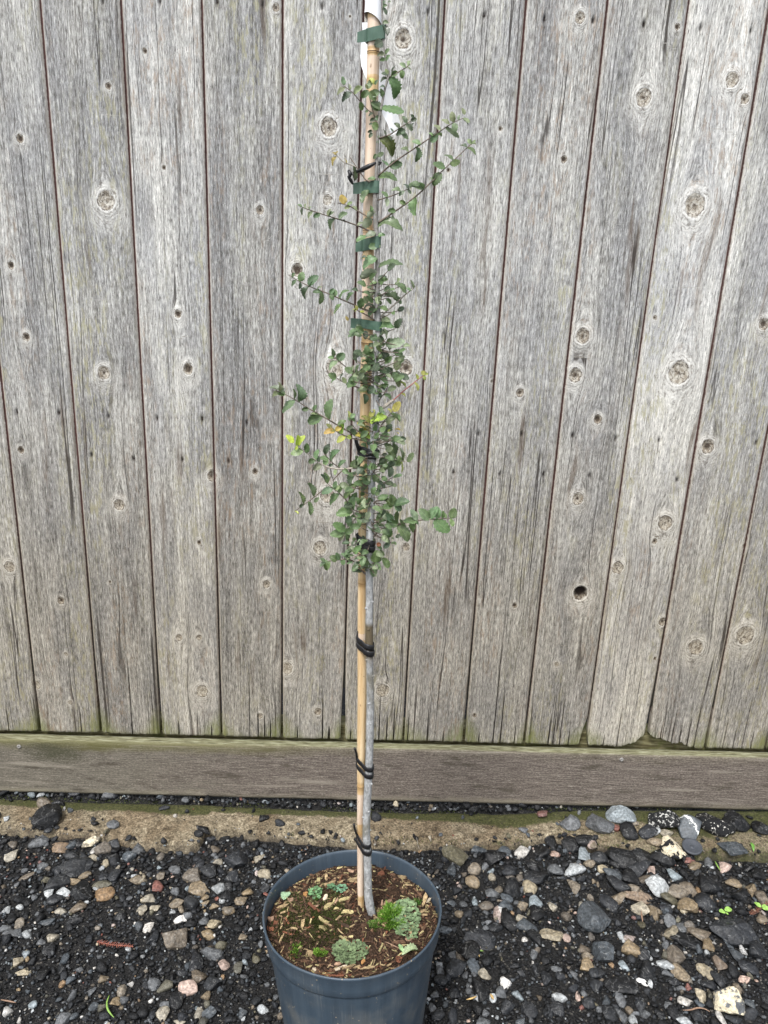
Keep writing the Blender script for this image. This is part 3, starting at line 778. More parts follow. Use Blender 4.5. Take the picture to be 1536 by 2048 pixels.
def rock_shape(r, sub, angular=True, lo=0.34, hi=0.78):
    v, f = ICO[sub]; v = v.copy()
    if angular:
        for _ in range(int(r.integers(9, 15))):
            n = r.normal(size=3); n /= np.linalg.norm(n); d = r.uniform(lo, hi)
            e = v @ n - d; v = v - np.where(e > 0, e * 0.98, 0)[:, None] * n
    else:
        for _ in range(7):
            n = r.normal(size=3); n /= np.linalg.norm(n); d = r.uniform(0.5, 0.86)
            e = v @ n - d; v = v - np.where(e > 0, e * 0.85, 0)[:, None] * n
        v = v * (1 + 0.10 * np.sin(v @ r.normal(size=3) * 2.0 + r.uniform(0, 6)))[:, None]
    if sub >= 2:
        v = v * (1 + 0.05 * np.stack([vnoise(v[:, 0] * 3 + 5, v[:, 1] * 3 + v[:, 2] * 2, int(r.integers(50)))], 0)[0] * (2 if angular else 1))[:, None]
    v = v - (v.max(0) + v.min(0)) / 2
    return v / (v.max(0) - v.min(0)), f          # unit bounding box

def rotm(r, tilt=0.4):
    a = r.uniform(0, 6.283)
    return Matrix.Rotation(a, 4, 'Z') @ Matrix.Rotation(r.normal() * tilt, 4, 'X') @ Matrix.Rotation(r.normal() * tilt, 4, 'Y')

rr = np.random.default_rng(11)
ANG1 = []; RND1 = []
for q in range(14):
    v, f = rock_shape(rr, 1, True); ANG1.append(new_mesh('stone', v, f, False))
for q in range(8):
    v, f = rock_shape(rr, 1, False); RND1.append(new_mesh('stone', v, f, True))
for me in ANG1 + RND1: me.materials.append(M_STONE)

CC = {'K': (.0075, .0082, .0095), 'D': (.019, .021, .0245), 'B': (.058, .069, .079), 'G': (.10, .105, .11), 'L': (.33, .345, .345), 'W': (.74, .71, .66), 'w': (.46, .43, .38),
      'T': (.20, .150, .088), 'O': (.23, .148, .078), 'R': (.20, .065, .042), 'S': (.31, .262, .175), 'M': (.105, .095, .06), 'P': (.42, .30, .24), 'A': (.13, .103, .072), 'b': (.20, .235, .25)}
CR = {'A': (0, 1560, 5.12), 'B': (280, 1600, 5.12), 'C': (0, 1800, 5.12), 'D': (280, 1800, 5.12), 'E': (860, 1600, 4.518), 'F': (1180, 1600, 4.315), 'G': (860, 1810, 4.518), 'H': (1180, 1810, 4.315)}
PLACED = []                                  # x, y, radius of each large stone
def stone_at(key, cx, cy, w, h, ang, code, rnd, parent=None, name='stone', me=None, thick=None):
    ox, oy, s = CR[key]; px, py = ox + cx / s, oy + cy / s
    P = onZ(px, py, 0.015 + 0.014 * onZ(px, py, 0.02)[0])
    z = surf_z(P[0], P[1]); P = onZ(px, py, z + 0.2 * h / s * mpp(P))
    z = surf_z(P[0], P[1]); m = mpp(P)
    L = w / s * m; Wd = h / s * m
    Wd = Wd / 0.86; T = (thick or 0.70) * min(L, Wd)
    a = math.radians(ang)
    M = Matrix.Translation((P[0], P[1], z + T * 0.30)) @ Matrix.Rotation(a, 4, 'Z') @ Matrix.Rotation(rr.normal() * .10, 4, 'X') @ Matrix.Rotation(rr.normal() * .10, 4, 'Y') @ Matrix.Diagonal((L * 1.20, Wd * 1.20, T * 1.15, 1))
    c = np.array(CC[code]) * rr.uniform(.75, 1.15); c = c + (c.mean() * np.array([.94, 1.0, 1.04]) - c) * rr.uniform(.0, .45)
    if me is None:
        rnd = rnd and rr.random() < .45; me = (RND1 if rnd else ANG1)[int(rr.integers(8 if rnd else 14))]
    PLACED.append((P[0], P[1], (L + Wd) / 4 * 0.95))
    return link(name, me, None, parent, M, tuple(c))

def big_rock(label, key, cx, cy, w, h, ang, code, rnd=False, thick=.62, group=None, speck=None, name='rock'):
    v, f = rock_shape(rr, 3, not rnd, .46, .80)
    d = fbm(v[:, 0] * 9 + v[:, 2] * 5, v[:, 1] * 9 + 3, int(rr.integers(90)), 3)
    v = v * (1 + (0.06 if not rnd else .03) * d)[:, None]; v = v / (v.max(0) - v.min(0))
    me = new_mesh(name, v, f, rnd)
    mt = M_STONE
    if speck is not None:
        mt = speck
    me.materials.append(mt)
    o = stone_at(key, cx, cy, w, h, ang, code, rnd, None, name, me, thick)
    tag(o, label, 'rock', group)
    return o

def speckled(name, c2, scale, lo, hi):
    g = G(name); base = g.n('ShaderNodeObjectInfo').outputs['Color']
    n1 = g.noise(g.geo(), scale, 4, 0.7); n2 = g.noise(g.geo(), scale * 3, 3, 0.7)
    col = g.mix(g.mr(n1, lo, hi), base, c2); col = g.mix(1.0, col, g.ramp(n2, [(0.3, .6), (0.7, 1.4)]), 'MULTIPLY')
    return g.out(col, 0.7, g.bump(g.ma('ADD', n1, n2), 0.9, 0.004), 0.35)
M_SPK = speckled('lichen_speckled_rock', (.55, .55, .52), 130, .54, .60)
M_SPK2 = speckled('pale_blotched_rock', (.62, .55, .40), 48, .46, .50)
M_SPKW = speckled('white_flecked_rock', (.70, .68, .62), 150, .58, .63)
def banded():
    g = G('white_veined_rock'); base = g.n('ShaderNodeObjectInfo').outputs['Color']
    x, y, z = g.sep(g.obj()); n = g.noise(g.obj(), 4, 4, .65); n2 = g.noise(g.geo(), 240, 3, .6)
    s = g.ma('ADD', g.ma('ADD', x, g.ma('MULTIPLY', y, .25)), g.ma('MULTIPLY', g.ma('SUBTRACT', n, .5), .5))
    line = g.mr(g.ma('ABSOLUTE', g.ma('ADD', s, 0.02)), 0.02, 0.045, 1, 0)
    col = g.mix(line, base, (.6, .62, .6)); col = g.mix(1.0, col, g.ramp(n2, [(.3, .6), (.7, 1.4)]), 'MULTIPLY')
    return g.out(col, .5, g.bump(n2, .5, .002), .45)
M_VEIN = banded()

big_rock('lumpy black clinker rock sitting on the pale concrete at the left', 'A', 478, 385, 250, 190, 25, 'K', thick=.75)
big_rock('smooth round pale grey pebble at the back of the concrete, above the black lump', 'A', 455, 235, 125, 100, 10, 'A', True)
big_rock('long tan oval pebble just below the concrete edge at the left', 'A', 618, 692, 190, 105, -5, 'O', True)
big_rock('light grey angular stone left of the long tan pebble', 'A', 392, 628, 170, 120, 35, 'G')
big_rock('large grey-green diamond-shaped stone among the left gravel', 'A', 790, 890, 270, 175, 35, 'D')
big_rock('orange-brown squarish stone beside the dark angular pair, left gravel', 'A', 1065, 1172, 180, 120, 0, 'O', True)
big_rock('olive-brown flat stone lying behind the orange-brown squarish one', 'A', 1045, 1070, 170, 75, 5, 'M', True, .5)
big_rock('black angular stone with grey glints beside the orange-brown one', 'A', 855, 1140, 240, 150, -25, 'K')
big_rock('mottled cream and brown stone standing on edge at the concrete edge', 'A', 925, 640, 170, 90, 50, 'S', False, .8, None, M_SPK2)
big_rock('brown wedge-shaped stone right of the standing mottled one', 'A', 1045, 700, 150, 120, -40, 'A')
big_rock('bright white oval pebble in the gravel left of the pot', 'D', 412, 203, 108, 72, 15, 'W', True)
big_rock('large grey-tan block of stone partly sunk in the grit left of the pot', 'D', 362, 400, 235, 200, 50, 'A', False, .7)
big_rock('grey slab-like stone with a flat top, left of the pot foot', 'D', 742, 550, 180, 110, -5, 'G')
big_rock('round pinkish pebble right below the grey flat-topped stone', 'D', 860, 668, 105, 85, 0, 'P', True)
big_rock('dark grey-green ribbed rock near the pot, just below the concrete', 'B', 985, 620, 210, 160, -5, 'D', False, .7)
big_rock('ochre-brown pointed stone in the middle of the left gravel', 'B', 590, 915, 165, 150, 30, 'T')
big_rock('pale grey-buff stone right of the ochre pointed one', 'B', 803, 905, 135, 100, -5, 'L')
big_rock('purple-grey stone above the ochre pointed one', 'B', 540, 790, 160, 130, 40, 'A')
big_rock('pink and grey rounded stone low in the gravel left of the pot', 'D', 490, 910, 165, 125, -50, 'P', True, .7)
big_rock('large round light grey stone cut by the bottom edge of the photo, left', 'C', 650, 1230, 130, 120, 0, 'G', True)
big_rock('long striped grey-green slab leaning at the concrete edge right of the pot', 'E', 228, 500, 260, 120, -48, 'M', False, .7)
big_rock('pale grey rounded rock at the foot of the kick board, largest of the light ones', 'F', 270, 135, 220, 145, 0, 'b')
big_rock('grey-brown angular rock on the concrete left of the pale rounded one', 'F', 90, 205, 210, 150, -10, 'G')
big_rock('grey angular rock at the left end of the row along the kick board', 'E', 1262, 200, 160, 120, -10, 'G')
big_rock('black rock frosted with white speckles standing on the mossy concrete', 'F', 632, 180, 235, 160, -50, 'K', False, .75, None, M_SPK)
big_rock('blue-grey rock crossed by one white vein, beside the flat black disc', 'F', 862, 240, 200, 165, 20, 'B', False, .8, None, M_VEIN)
big_rock('black lumpy rock spattered with cream flecks at the back right', 'F', 1075, 205, 270, 180, -20, 'K', False, .65, None, M_SPKW)
big_rock('porous pitch-black rock next to the cream-flecked one', 'F', 1262, 195, 200, 150, -20, 'K', False, .65)
big_rock('small black rock at the right edge of the concrete', 'F', 1470, 238, 125, 120, 0, 'K', False, .7)
big_rock('blue-grey slate wedge with a sharp pointed corner on the concrete rim', 'F', 1230, 412, 210, 110, -20, 'B', False, .45)
big_rock('cream and black blotched rock pointing down, left of the black disc', 'F', 702, 410, 215, 130, -55, 'K', False, .7, None, M_SPK2)
big_rock('chunky black rock with a grey right flank below the mossy rocks', 'F', 290, 440, 250, 170, -20, 'K', False, .7)
big_rock('black faceted rock between the chunky one and the cream blotched one', 'F', 470, 420, 190, 150, -40, 'K')
big_rock('grey-white granite chunk in the right gravel', 'F', 570, 760, 180, 150, -20, 'L', False, .75)
big_rock('brown-gold oval stone right of the grey-white granite chunk', 'F', 758, 800, 165, 105, -5, 'T', True)
big_rock('long orange-brown pebble left of the granite chunk', 'F', 415, 852, 215, 80, -5, 'O', True)
big_rock('tan angular stone below the brown-gold oval one', 'F', 845, 915, 145, 130, -30, 'T')
big_rock('blue-black pointed rock with pale rim in the right gravel', 'G', 1465, 130, 230, 210, 30, 'B', False, .8)
big_rock('dark grey flat square slate right of the pot', 'G', 450, 300, 250, 150, -8, 'D', False, .45)
big_rock('yellowish cream oblong stone right of the dark square slate', 'G', 1095, 280, 200, 90, -10, 'S', False)
big_rock('large dark brown angular slab near the right edge of the photo', 'H', 1255, 240, 340, 210, -35, 'D', False, .6)
big_rock('grey stone with a yellow-white patch at the bottom right', 'H', 1200, 845, 225, 190, -40, 'G', False, .7, None, M_SPK2)
big_rock('broad flat black stone low in the right gravel', 'H', 270, 690, 250, 150, -5, 'K', False, .5)
big_rock('round brown-grey pebble with a light rim in the right gravel', 'H', 738, 437, 140, 135, -20, 'A', True)
big_rock('egg-shaped olive-tan pebble below the light-rimmed one', 'H', 775, 588, 155, 95, -50, 'T', True)
big_rock('slim cream and tan pebble right of the egg-shaped one', 'H', 1003, 580, 155, 80, -45, 'S', True)
big_rock('black elongated stone between the tan pebbles at the right', 'H', 835, 315, 240, 100, -22, 'K', True, .6)
big_rock('blue-black angular stone left of the tan wedge, lower right gravel', 'H', 115, 420, 155, 150, -10, 'B', False, .8, None, None)
big_rock('white quartz-like stone with dark spots right of the pot foot', 'G', 688, 712, 92, 90, 0, 'W', False)
big_rock('pale buff oval stone beside the blue-grey shard, right of the pot', 'G', 495, 628, 110, 80, -30, 'S', True)

ENUM = """A 495 512 75 60 0 D 1|A 262 600 60 60 0 R 0|A 128 668 85 65 0 A 1|A 120 790 130 85 30 S 0|A 228 845 60 50 20 P 0|A 660 590 260 80 12 K 0|A 815 590 120 90 0 K 1|A 740 660 110 120 -20 B 0|A 960 720 60 80 0 w 1|A 960 800 85 60 0 S 1|A 1083 858 65 80 0 S 1|A 1325 785 130 95 5 B 0|A 1300 715 80 50 10 S 1|A 1418 640 100 110 0 G 0|A 1210 593 60 50 0 S 1|A 1180 660 120 90 -30 D 0|A 440 885 100 70 0 G 0|A 275 995 140 40 28 A 1|A 590 1060 240 130 30 D 0|A 500 1155 85 105 0 L 0|A 660 1160 130 90 0 L 0|A 565 1235 140 90 10 D 1|A 925 915 45 75 0 T 1|A 870 980 110 60 30 T 1|A 775 1020 80 45 0 P 1|A 470 1030 75 60 30 M 1|A 1415 1015 150 90 30 T 0|A 1395 1145 60 45 0 w 1|A 1180 1095 55 40 0 O 1|A 1490 1230 90 60 20 S 1|A 1155 465 105 75 15 G 1|A 1068 412 65 48 0 K 1|A 1240 468 30 50 -25 K 1|A 872 242 65 50 0 R 1|A 580 235 90 55 -15 D 0|A 1085 285 60 45 0 D 0|A 845 155 65 65 0 R 0|A 600 168 60 30 0 R 0|A 925 170 80 45 -10 L 0|A 1120 160 100 85 0 G 0|A 670 150 60 40 30 B 0|A 365 128 60 40 0 A 1|A 760 155 100 60 0 D 0|A 1490 800 60 40 0 R 0|A 1385 830 38 50 0 O 1|A 735 770 150 80 5 D 0|A 610 900 120 150 0 D 0|A 1175 800 110 130 0 D 0|A 1180 980 110 130 0 D 0|A 1075 985 100 100 20 D 0
B 250 85 95 45 15 D 0|B 1265 180 95 60 25 K 0|B 710 190 30 30 0 D 0|B 1150 555 60 50 0 P 1|B 1220 500 62 60 0 w 0|B 1215 590 85 95 -20 S 1|B 938 490 45 50 0 S 1|B 690 470 65 60 0 S 0|B 770 520 90 70 0 A 0|B 770 600 60 55 0 w 1|B 800 635 90 50 0 S 1|B 900 692 45 55 0 w 1|B 523 680 65 65 -30 w 0|B 612 670 95 90 0 D 0|B 360 720 110 65 0 G 0|B 258 718 60 35 0 w 0|B 85 680 80 50 0 S 0|B 213 585 70 70 0 A 1|B 130 512 140 26 0 O 0|B 390 517 50 45 0 R 0|B 573 525 40 45 0 R 0|B 55 595 55 40 30 R 0|B 215 790 85 75 20 T 1|B 185 885 95 110 10 R 0|B 130 810 70 50 0 R 0|B 385 855 65 55 30 L 0|B 85 1018 120 75 20 S 0|B 20 800 70 100 0 S 0|B 375 1065 125 75 0 T 1|B 425 1110 60 75 10 T 0|B 530 1060 130 120 20 D 1|B 660 1060 80 60 -10 T 1|B 665 1000 75 60 0 T 0|B 715 1085 62 45 0 W 1|B 155 1115 100 58 5 S 1|B 25 1130 85 85 -20 S 0|B 1035 1045 120 80 5 T 0|B 1100 945 105 75 5 T 0|B 1275 762 120 75 0 S 0|B 905 1140 115 80 5 T 0|B 905 985 120 90 0 K 0|B 900 885 90 90 0 K 0|B 815 750 45 70 -10 w 0|B 700 740 150 110 0 D 0|B 945 790 120 110 0 D 0|B 1050 780 40 55 0 w 0|B 1105 1245 65 45 0 S 1|B 1280 915 90 80 0 D 1|B 650 300 150 60 -30 K 0|B 860 340 110 60 30 K 0|B 720 395 110 60 0 D 0|B 600 350 80 60 0 K 0
C 70 103 65 70 0 L 1|C 182 122 60 62 0 S 0|C 207 240 82 95 10 T 1|C 55 287 105 60 10 G 0|C 90 342 100 60 35 G 0|C 170 345 95 75 10 G 0|C 275 345 85 75 20 L 0|C 530 397 110 75 -5 S 1|C 625 115 110 75 30 S 0|C 800 75 150 90 20 A 0|C 485 235 150 65 25 B 0|C 600 237 110 30 0 D 1|C 770 215 140 80 5 K 0|C 430 432 75 60 0 G 0|C 417 488 40 55 -30 L 0|C 265 563 75 80 30 b 0|C 350 548 95 38 25 O 0|C 372 570 85 38 10 G 0|C 180 625 95 75 45 S 0|C 240 742 135 65 0 S 1|C 165 707 60 25 0 P 0|C 640 615 70 60 0 S 0|C 793 618 55 38 0 P 1|C 878 618 35 28 0 S 1|C 910 720 80 45 30 S 0|C 1060 805 95 60 25 T 0|C 1250 920 85 110 -15 T 0|C 1180 1045 100 70 15 T 1|C 940 930 70 80 0 G 0|C 965 1095 95 60 0 B 0|C 340 1075 75 60 -15 b 1|C 542 1075 60 48 0 A 1|C 718 1010 60 30 35 L 0|C 70 1155 90 75 -20 w 0|C 1475 1197 55 50 0 b 0|C 1455 105 75 80 -20 S 0|C 1355 158 70 58 10 S 1|C 1505 300 70 70 0 w 0|C 1155 303 48 40 0 S 0|C 908 295 65 55 0 R 0|C 848 292 55 55 0 G 0|C 1025 345 60 45 0 S 1|C 982 410 35 80 -10 A 0|C 1210 700 55 35 0 w 0|C 640 860 65 70 0 O 0|C 695 798 70 25 10 O 0|C 545 820 75 22 -20 O 0|C 1230 170 110 90 0 K 1|C 630 720 95 80 0 K 0|C 440 770 110 120 0 K 0|C 510 510 110 110 0 K 0|C 1500 870 70 80 0 D 1|C 1320 1065 38 30 0 T 0|C 1165 580 40 50 0 S 1|C 450 930 70 60 40 B 0|C 835 1240 65 60 0 L 0|C 1240 1250 70 50 0 L 1
D 90 290 105 75 35 w 0|D 660 210 90 95 0 G 0|D 755 260 110 90 -20 S 0|D 710 350 140 95 5 T 1|D 910 115 115 75 0 T 1|D 795 135 42 45 0 P 1|D 717 62 60 42 0 W 1|D 585 65 45 42 0 G 1|D 520 240 110 80 0 K 0|D 580 600 115 200 10 D 0|D 1105 215 65 42 0 S 1|D 1215 310 40 45 0 R 1|D 1185 600 75 90 40 M 0|D 1010 690 90 140 10 M 0|D 908 755 70 45 0 G 0|D 980 785 30 60 -5 S 0|D 140 860 110 110 30 G 1|D 260 880 150 100 0 M 0|D 590 800 150 100 -20 A 0|D 740 870 140 120 -30 D 0|D 430 750 100 55 10 D 1|D 550 1037 65 55 -20 L 0|D 370 1040 120 140 10 K 1|D 260 1075 95 50 0 G 0|D 245 1165 110 110 -30 S 0|D 605 1165 80 95 10 S 0|D 715 1160 130 90 -20 B 0|D 828 1188 70 50 0 B 0|D 440 1200 90 75 20 D 1|D 1053 1165 80 90 0 B 0|D 405 1258 110 40 0 S 1|D 765 655 45 50 0 G 0|D 900 460 42 35 0 S 1|D 865 535 55 45 0 G 0|D 1095 570 80 80 10 D 0|D 200 585 35 45 0 w 1|D 135 712 50 38 15 L 0|D 1190 410 60 60 40 G 0|D 735 430 60 45 0 B 0|D 130 395 130 90 40 D 0
E 1020 135 95 70 0 R 0|E 845 278 75 45 10 G 0|E 785 283 65 40 0 K 1|E 930 218 38 25 0 L 0|E 975 208 60 40 0 D 1|E 1100 325 90 130 35 K 0|E 1265 420 140 110 0 K 0|E 828 483 110 95 -20 w 0|E 678 420 95 75 15 B 0|E 428 508 80 40 -10 w 0|E 570 520 170 150 -40 K 0|E 403 628 110 90 0 T 1|E 385 745 110 100 0 T 1|E 602 640 42 48 0 T 1|E 548 648 60 60 0 b 0|E 715 640 130 110 0 D 0|E 735 700 100 60 0 A 0|E 812 710 55 60 0 A 1|E 805 765 50 60 0 P 0|E 895 788 115 120 30 S 1|E 615 810 75 80 -20 T 1|E 730 795 150 140 0 K 0|E 950 720 190 120 -20 D 0|E 565 850 110 70 0 G 0|E 690 890 100 55 -20 B 1|E 500 960 130 70 0 A 1|E 405 910 50 90 0 b 0|E 935 925 125 90 20 b 0|E 690 955 110 75 -20 B 0|E 835 970 90 65 5 T 1|E 620 1000 75 90 0 w 0|E 1105 975 80 75 -20 S 0|E 1380 485 100 130 0 b 1|E 1450 455 75 95 -20 P 1|E 1130 492 80 48 0 P 1|E 1300 630 170 100 0 L 0|E 1135 640 120 100 20 G 0|E 1152 690 65 32 0 w 1|E 1298 772 80 125 25 T 1|E 1440 570 85 80 -30 T 1|E 1370 945 45 75 -20 S 0|E 1020 470 110 110 0 K 0|E 930 590 130 90 -20 K 0|E 190 630 90 90 30 B 0|E 195 940 80 45 10 B 0|E 440 385 110 70 0 B 0|E 1405 370 170 80 0 K 0
F 225 240 75 58 0 R 1|F 375 200 75 45 0 T 1|F 330 265 120 130 0 K 0|F 500 285 130 110 -30 D 0|F 575 270 60 70 -40 L 0|F 660 285 100 60 -10 S 0|F 560 360 120 75 -25 T 1|F 75 500 135 105 -15 D 1|F 108 600 80 75 -20 S 1|F 15 440 70 80 0 T 1|F 410 590 170 170 -30 D 0|F 240 545 140 90 -20 K 1|F 335 675 150 120 0 K 0|F 200 665 170 90 -28 B 0|F 240 745 190 110 -30 D 0|F 380 775 80 75 0 T 1|F 490 690 150 55 15 A 0|F 530 610 65 70 0 P 0|F 722 660 120 80 -35 b 0|F 640 500 170 140 -40 K 0|F 855 525 90 65 0 R 1|F 905 578 90 65 -10 T 1|F 1003 612 52 50 0 L 0|F 1015 520 60 130 -10 G 0|F 1155 582 95 85 10 P 0|F 895 488 40 55 -20 P 1|F 850 440 100 90 0 K 1|F 815 395 50 38 30 R 1|F 1235 728 110 65 -5 T 0|F 1380 775 100 100 0 T 1|F 1490 835 120 130 -20 A 1|F 1020 720 160 160 0 K 0|F 855 765 150 110 -10 A 0|F 940 785 36 85 0 O 1|F 1000 900 150 130 -30 D 0|F 225 850 160 80 0 T 0|F 165 900 150 85 -40 D 1|F 680 860 130 80 0 M 0|F 745 905 45 42 0 R 1|F 655 945 95 75 0 D 1|F 800 955 75 60 -40 S 1|F 555 955 110 60 -45 T 1|F 440 950 140 90 -50 S 0|F 1290 820 140 110 0 K 0|F 1360 580 90 80 0 K 0|F 1440 650 110 90 0 K 0
G 615 75 75 130 0 P 1|G 710 130 130 170 25 K 0|G 880 190 160 100 -20 B 0|G 820 130 80 60 -30 S 0|G 590 212 130 60 -5 D 0|G 200 190 62 52 -20 P 0|G 213 145 70 35 -30 b 0|G 268 88 75 60 20 T 1|G 313 175 55 55 0 L 0|G 140 230 110 55 -15 B 0|G 1232 308 65 55 0 P 0|G 1100 352 42 40 0 T 1|G 1235 110 85 65 0 A 1|G 950 280 95 150 20 K 1|G 960 90 130 130 -30 K 0|G 365 430 150 140 -20 K 0|G 390 550 90 120 20 B 0|G 235 580 160 120 0 D 0|G 95 680 100 95 0 D 1|G 95 595 65 80 0 G 0|G 205 465 60 80 20 G 1|G 265 470 65 110 10 A 0|G 455 740 120 190 20 K 1|G 630 795 95 85 0 G 0|G 800 820 95 52 -40 b 1|G 560 830 30 55 20 T 1|G 220 790 100 110 0 D 1|G 765 548 90 50 0 D 0|G 825 610 80 60 0 D 0|G 680 628 60 42 0 L 1|G 1120 525 50 65 0 G 0|G 1140 582 90 48 -15 G 1|G 955 570 55 100 0 D 0|G 990 525 48 40 -30 w 0|G 1025 415 50 45 0 L 0|G 940 450 60 70 0 G 0|G 1290 470 60 55 -30 b 0|G 1410 550 120 105 0 T 0|G 1425 470 90 70 0 T 0|G 1045 670 90 110 -20 D 0|G 1175 645 75 60 0 D 1|G 1300 635 58 60 0 G 0|G 1275 690 42 42 0 S 1|G 1335 822 45 75 0 P 1|G 1172 845 120 65 0 L 1|G 948 855 50 60 0 B 1|G 1060 960 90 100 30 D 0|G 895 965 130 95 -35 D 1|G 1155 945 110 95 -20 D 0|G 700 935 110 90 0 D 0|G 45 810 75 60 0 G 0|G 20 930 60 75 0 G 1|G 480 1050 110 60 0 G 0|G 315 1060 65 40 0 w 1|G 820 1060 90 45 10 B 0|G 1410 970 55 60 0 G 0|G 75 1000 100 90 -30 D 0|G 1480 620 90 80 0 D 0|G 1430 890 100 80 0 D 0|G 1390 400 90 70 0 A 0|G 1440 380 40 55 0 L 0|G 1395 800 60 70 0 G 0|G 1305 870 55 45 0 G 1
H 695 235 150 95 20 S 0|H 790 200 72 85 0 G 1|H 855 200 80 80 -30 A 0|H 945 265 165 100 -5 A 0|H 1010 350 105 90 0 T 0|H 365 375 150 110 -20 T 0|H 290 515 75 85 0 b 0|H 345 525 40 70 0 P 0|H 485 570 120 140 -10 K 0|H 635 510 160 75 -40 L 0|H 670 590 90 45 -15 G 0|H 455 665 95 45 -35 W 0|H 720 665 85 50 0 D 1|H 780 720 80 45 -30 G 0|H 1108 505 92 110 20 O 1|H 1110 650 110 130 -10 D 0|H 1360 545 150 80 -10 D 0|H 1030 690 130 90 -40 D 0|H 960 785 75 100 15 S 1|H 815 845 110 75 -35 w 0|H 1375 855 70 85 20 B 1|H 1275 715 50 80 30 A 0|H 1130 980 60 110 0 w 0|H 1240 1000 130 60 0 D 0|H 820 1000 140 70 0 L 0|H 260 820 75 100 10 G 0|H 160 940 110 100 0 D 0|H 265 930 60 130 20 G 0|H 365 985 70 80 30 L 0|H 475 945 80 60 -30 G 0|H 440 870 80 90 0 D 0|H 340 915 60 55 0 A 1|H 675 875 65 65 0 G 1|H 945 865 80 55 -20 B 0|H 270 270 45 90 10 L 0|H 340 300 90 60 -20 P 0|H 1480 120 90 80 0 T 0|H 520 290 40 75 -20 S 0|H 685 150 90 90 0 G 0|H 655 40 90 75 0 B 0|H 460 440 90 80 0 D 0|H 1260 440 110 80 -30 B 0|H 1430 400 160 140 0 D 0|H 1330 650 90 50 0 P 0|H 1165 300 90 60 -30 B 0|H 1120 230 75 40 -45 S 0|H 560 70 100 90 -40 T 0|H 600 950 70 80 0 K 0|H 720 940 90 100 0 K 0|H 930 960 100 90 0 D 0|H 1510 800 70 110 0 D 0|H 75 590 90 70 0 D 0|H 60 700 100 90 0 D 0|H 1400 70 0 0 0 K 0"""
n_st = 0
cand = []
for line in ENUM.split('\n'):
    for it in line.split('|'):
        t = it.split(); key = t[0]; cx, cy, w, h, ang = map(float, t[1:6])
        if w < 5: continue
        cand.append((w * h / CR[key][2] ** 2, key, cx, cy, w, h, ang, t[6], int(t[7])))
cand.sort(key=lambda c: -c[0])
small_extra = []
for i, c in enumerate(cand):
    if i < 296:
        stone_at(*c[1:], parent=GROUND)
    else:
        small_extra.append(c)

# ---- gravel: thousands of chips in one mesh
def chips(name, pos, size, cols, sub, r, squash=(0.45, 0.85), smooth=False):
    bv = [rock_shape(r, sub, q % 4 != 0) for q in range(24)]
    f0 = bv[0][1]; nv = len(bv[0][0]); N = len(pos)
    base = np.stack([b[0] for b in bv])[r.integers(0, 24, N)]           # N,nv,3
    sc3 = np.stack([size * r.uniform(.85, 1.25, N), size * r.uniform(.65, 1.0, N), size * r.uniform(*squash, N)], -1)
    base = base * sc3[:, None, :]
    # random orientation, mostly lying flat
    a = r.uniform(0, 6.283, N); bx = r.normal(0, .35, N); by = r.normal(0, .35, N)
    def rot(ax, ang):
        c, s = np.cos(ang), np.sin(ang); Rm = np.zeros((N, 3, 3)); i, j, k = {'x': (0, 1, 2), 'y': (1, 2, 0), 'z': (2, 0, 1)}[ax]
        Rm[:, i, i] = 1; Rm[:, j, j] = c; Rm[:, k, k] = c; Rm[:, j, k] = -s; Rm[:, k, j] = s; return Rm
    Rm = rot('z', a) @ rot('x', bx) @ rot('y', by)
    V = np.einsum('nij,nkj->nki', Rm, base) + pos[:, None, :]
    F = (f0[None] + (np.arange(N) * nv)[:, None, None]).reshape(-1, 3)
    me = new_mesh(name, V.reshape(-1, 3), F, smooth)
    c4 = np.concatenate([cols, np.ones((N, 1))], 1)
    attr(me, 'col', np.repeat(c4, nv, 0), 'FLOAT_COLOR')
    return link(name, me, M_CHIP)

PAL = np.array([CC[k] for k in 'KDBGLwTORSMPAb']); 
def pick_cols(r, N, wts):
    w = np.array(wts, float); w /= w.sum()
    idx = r.choice(len(PAL), N, p=w)
    c = PAL[idx] * r.uniform(.65, 1.35, (N, 1)); return c + (c.mean(1, keepdims=True) * np.array([[.94, 1.0, 1.05]]) - c) * r.uniform(.0, .55, (N, 1))
W_MID = [54, 32, 7, 8, 2.5, .8, 1.6, .3, .5, 1.4, 1.8, .6, 2.5, 1.6]
W_SML = [46, 26, 8, 9, 3.0, 1.6, 1.8, .6, .8, 1.6, 1.5, .7, 1.6, 2]

class Grid:
    def __init__(s, c): s.c = c; s.d = {}
    def add(s, x, y, r_): s.d.setdefault((int(x // s.c), int(y // s.c)), []).append((x, y, r_))
    def hit(s, x, y, r_, k):
        ci, cj = int(x // s.c), int(y // s.c)
        for i in (ci - 1, ci, ci + 1):
            for j in (cj - 1, cj, cj + 1):
                for (a, b, q) in s.d.get((i, j), ()):
                    if (a - x) ** 2 + (b - y) ** 2 < ((q + r_) * k) ** 2: return True
        return False
GR = Grid(0.045)
for (x, y, q) in PLACED: GR.add(x, y, q)
gr = np.random.default_rng(21)
POTC = (-0.014, -0.560)
def in_pot(x, y, m=0.112): return (x - POTC[0]) ** 2 + (y - POTC[1]) ** 2 < m * m
def fine_zone(x, y):   # the gravel is finer and grittier in the lower left and round the pot
    return smooth01((-x - 0.18) / 0.5) * smooth01((-y - 0.22) / 0.25) * 0.8 + 0.25 * np.exp(-((x - .01) ** 2 + (y + .6) ** 2) / .09) + 0.35 * (fbm(x * 4, y * 4, 55, 2) > .15)
mid_p = []; mid_s = []
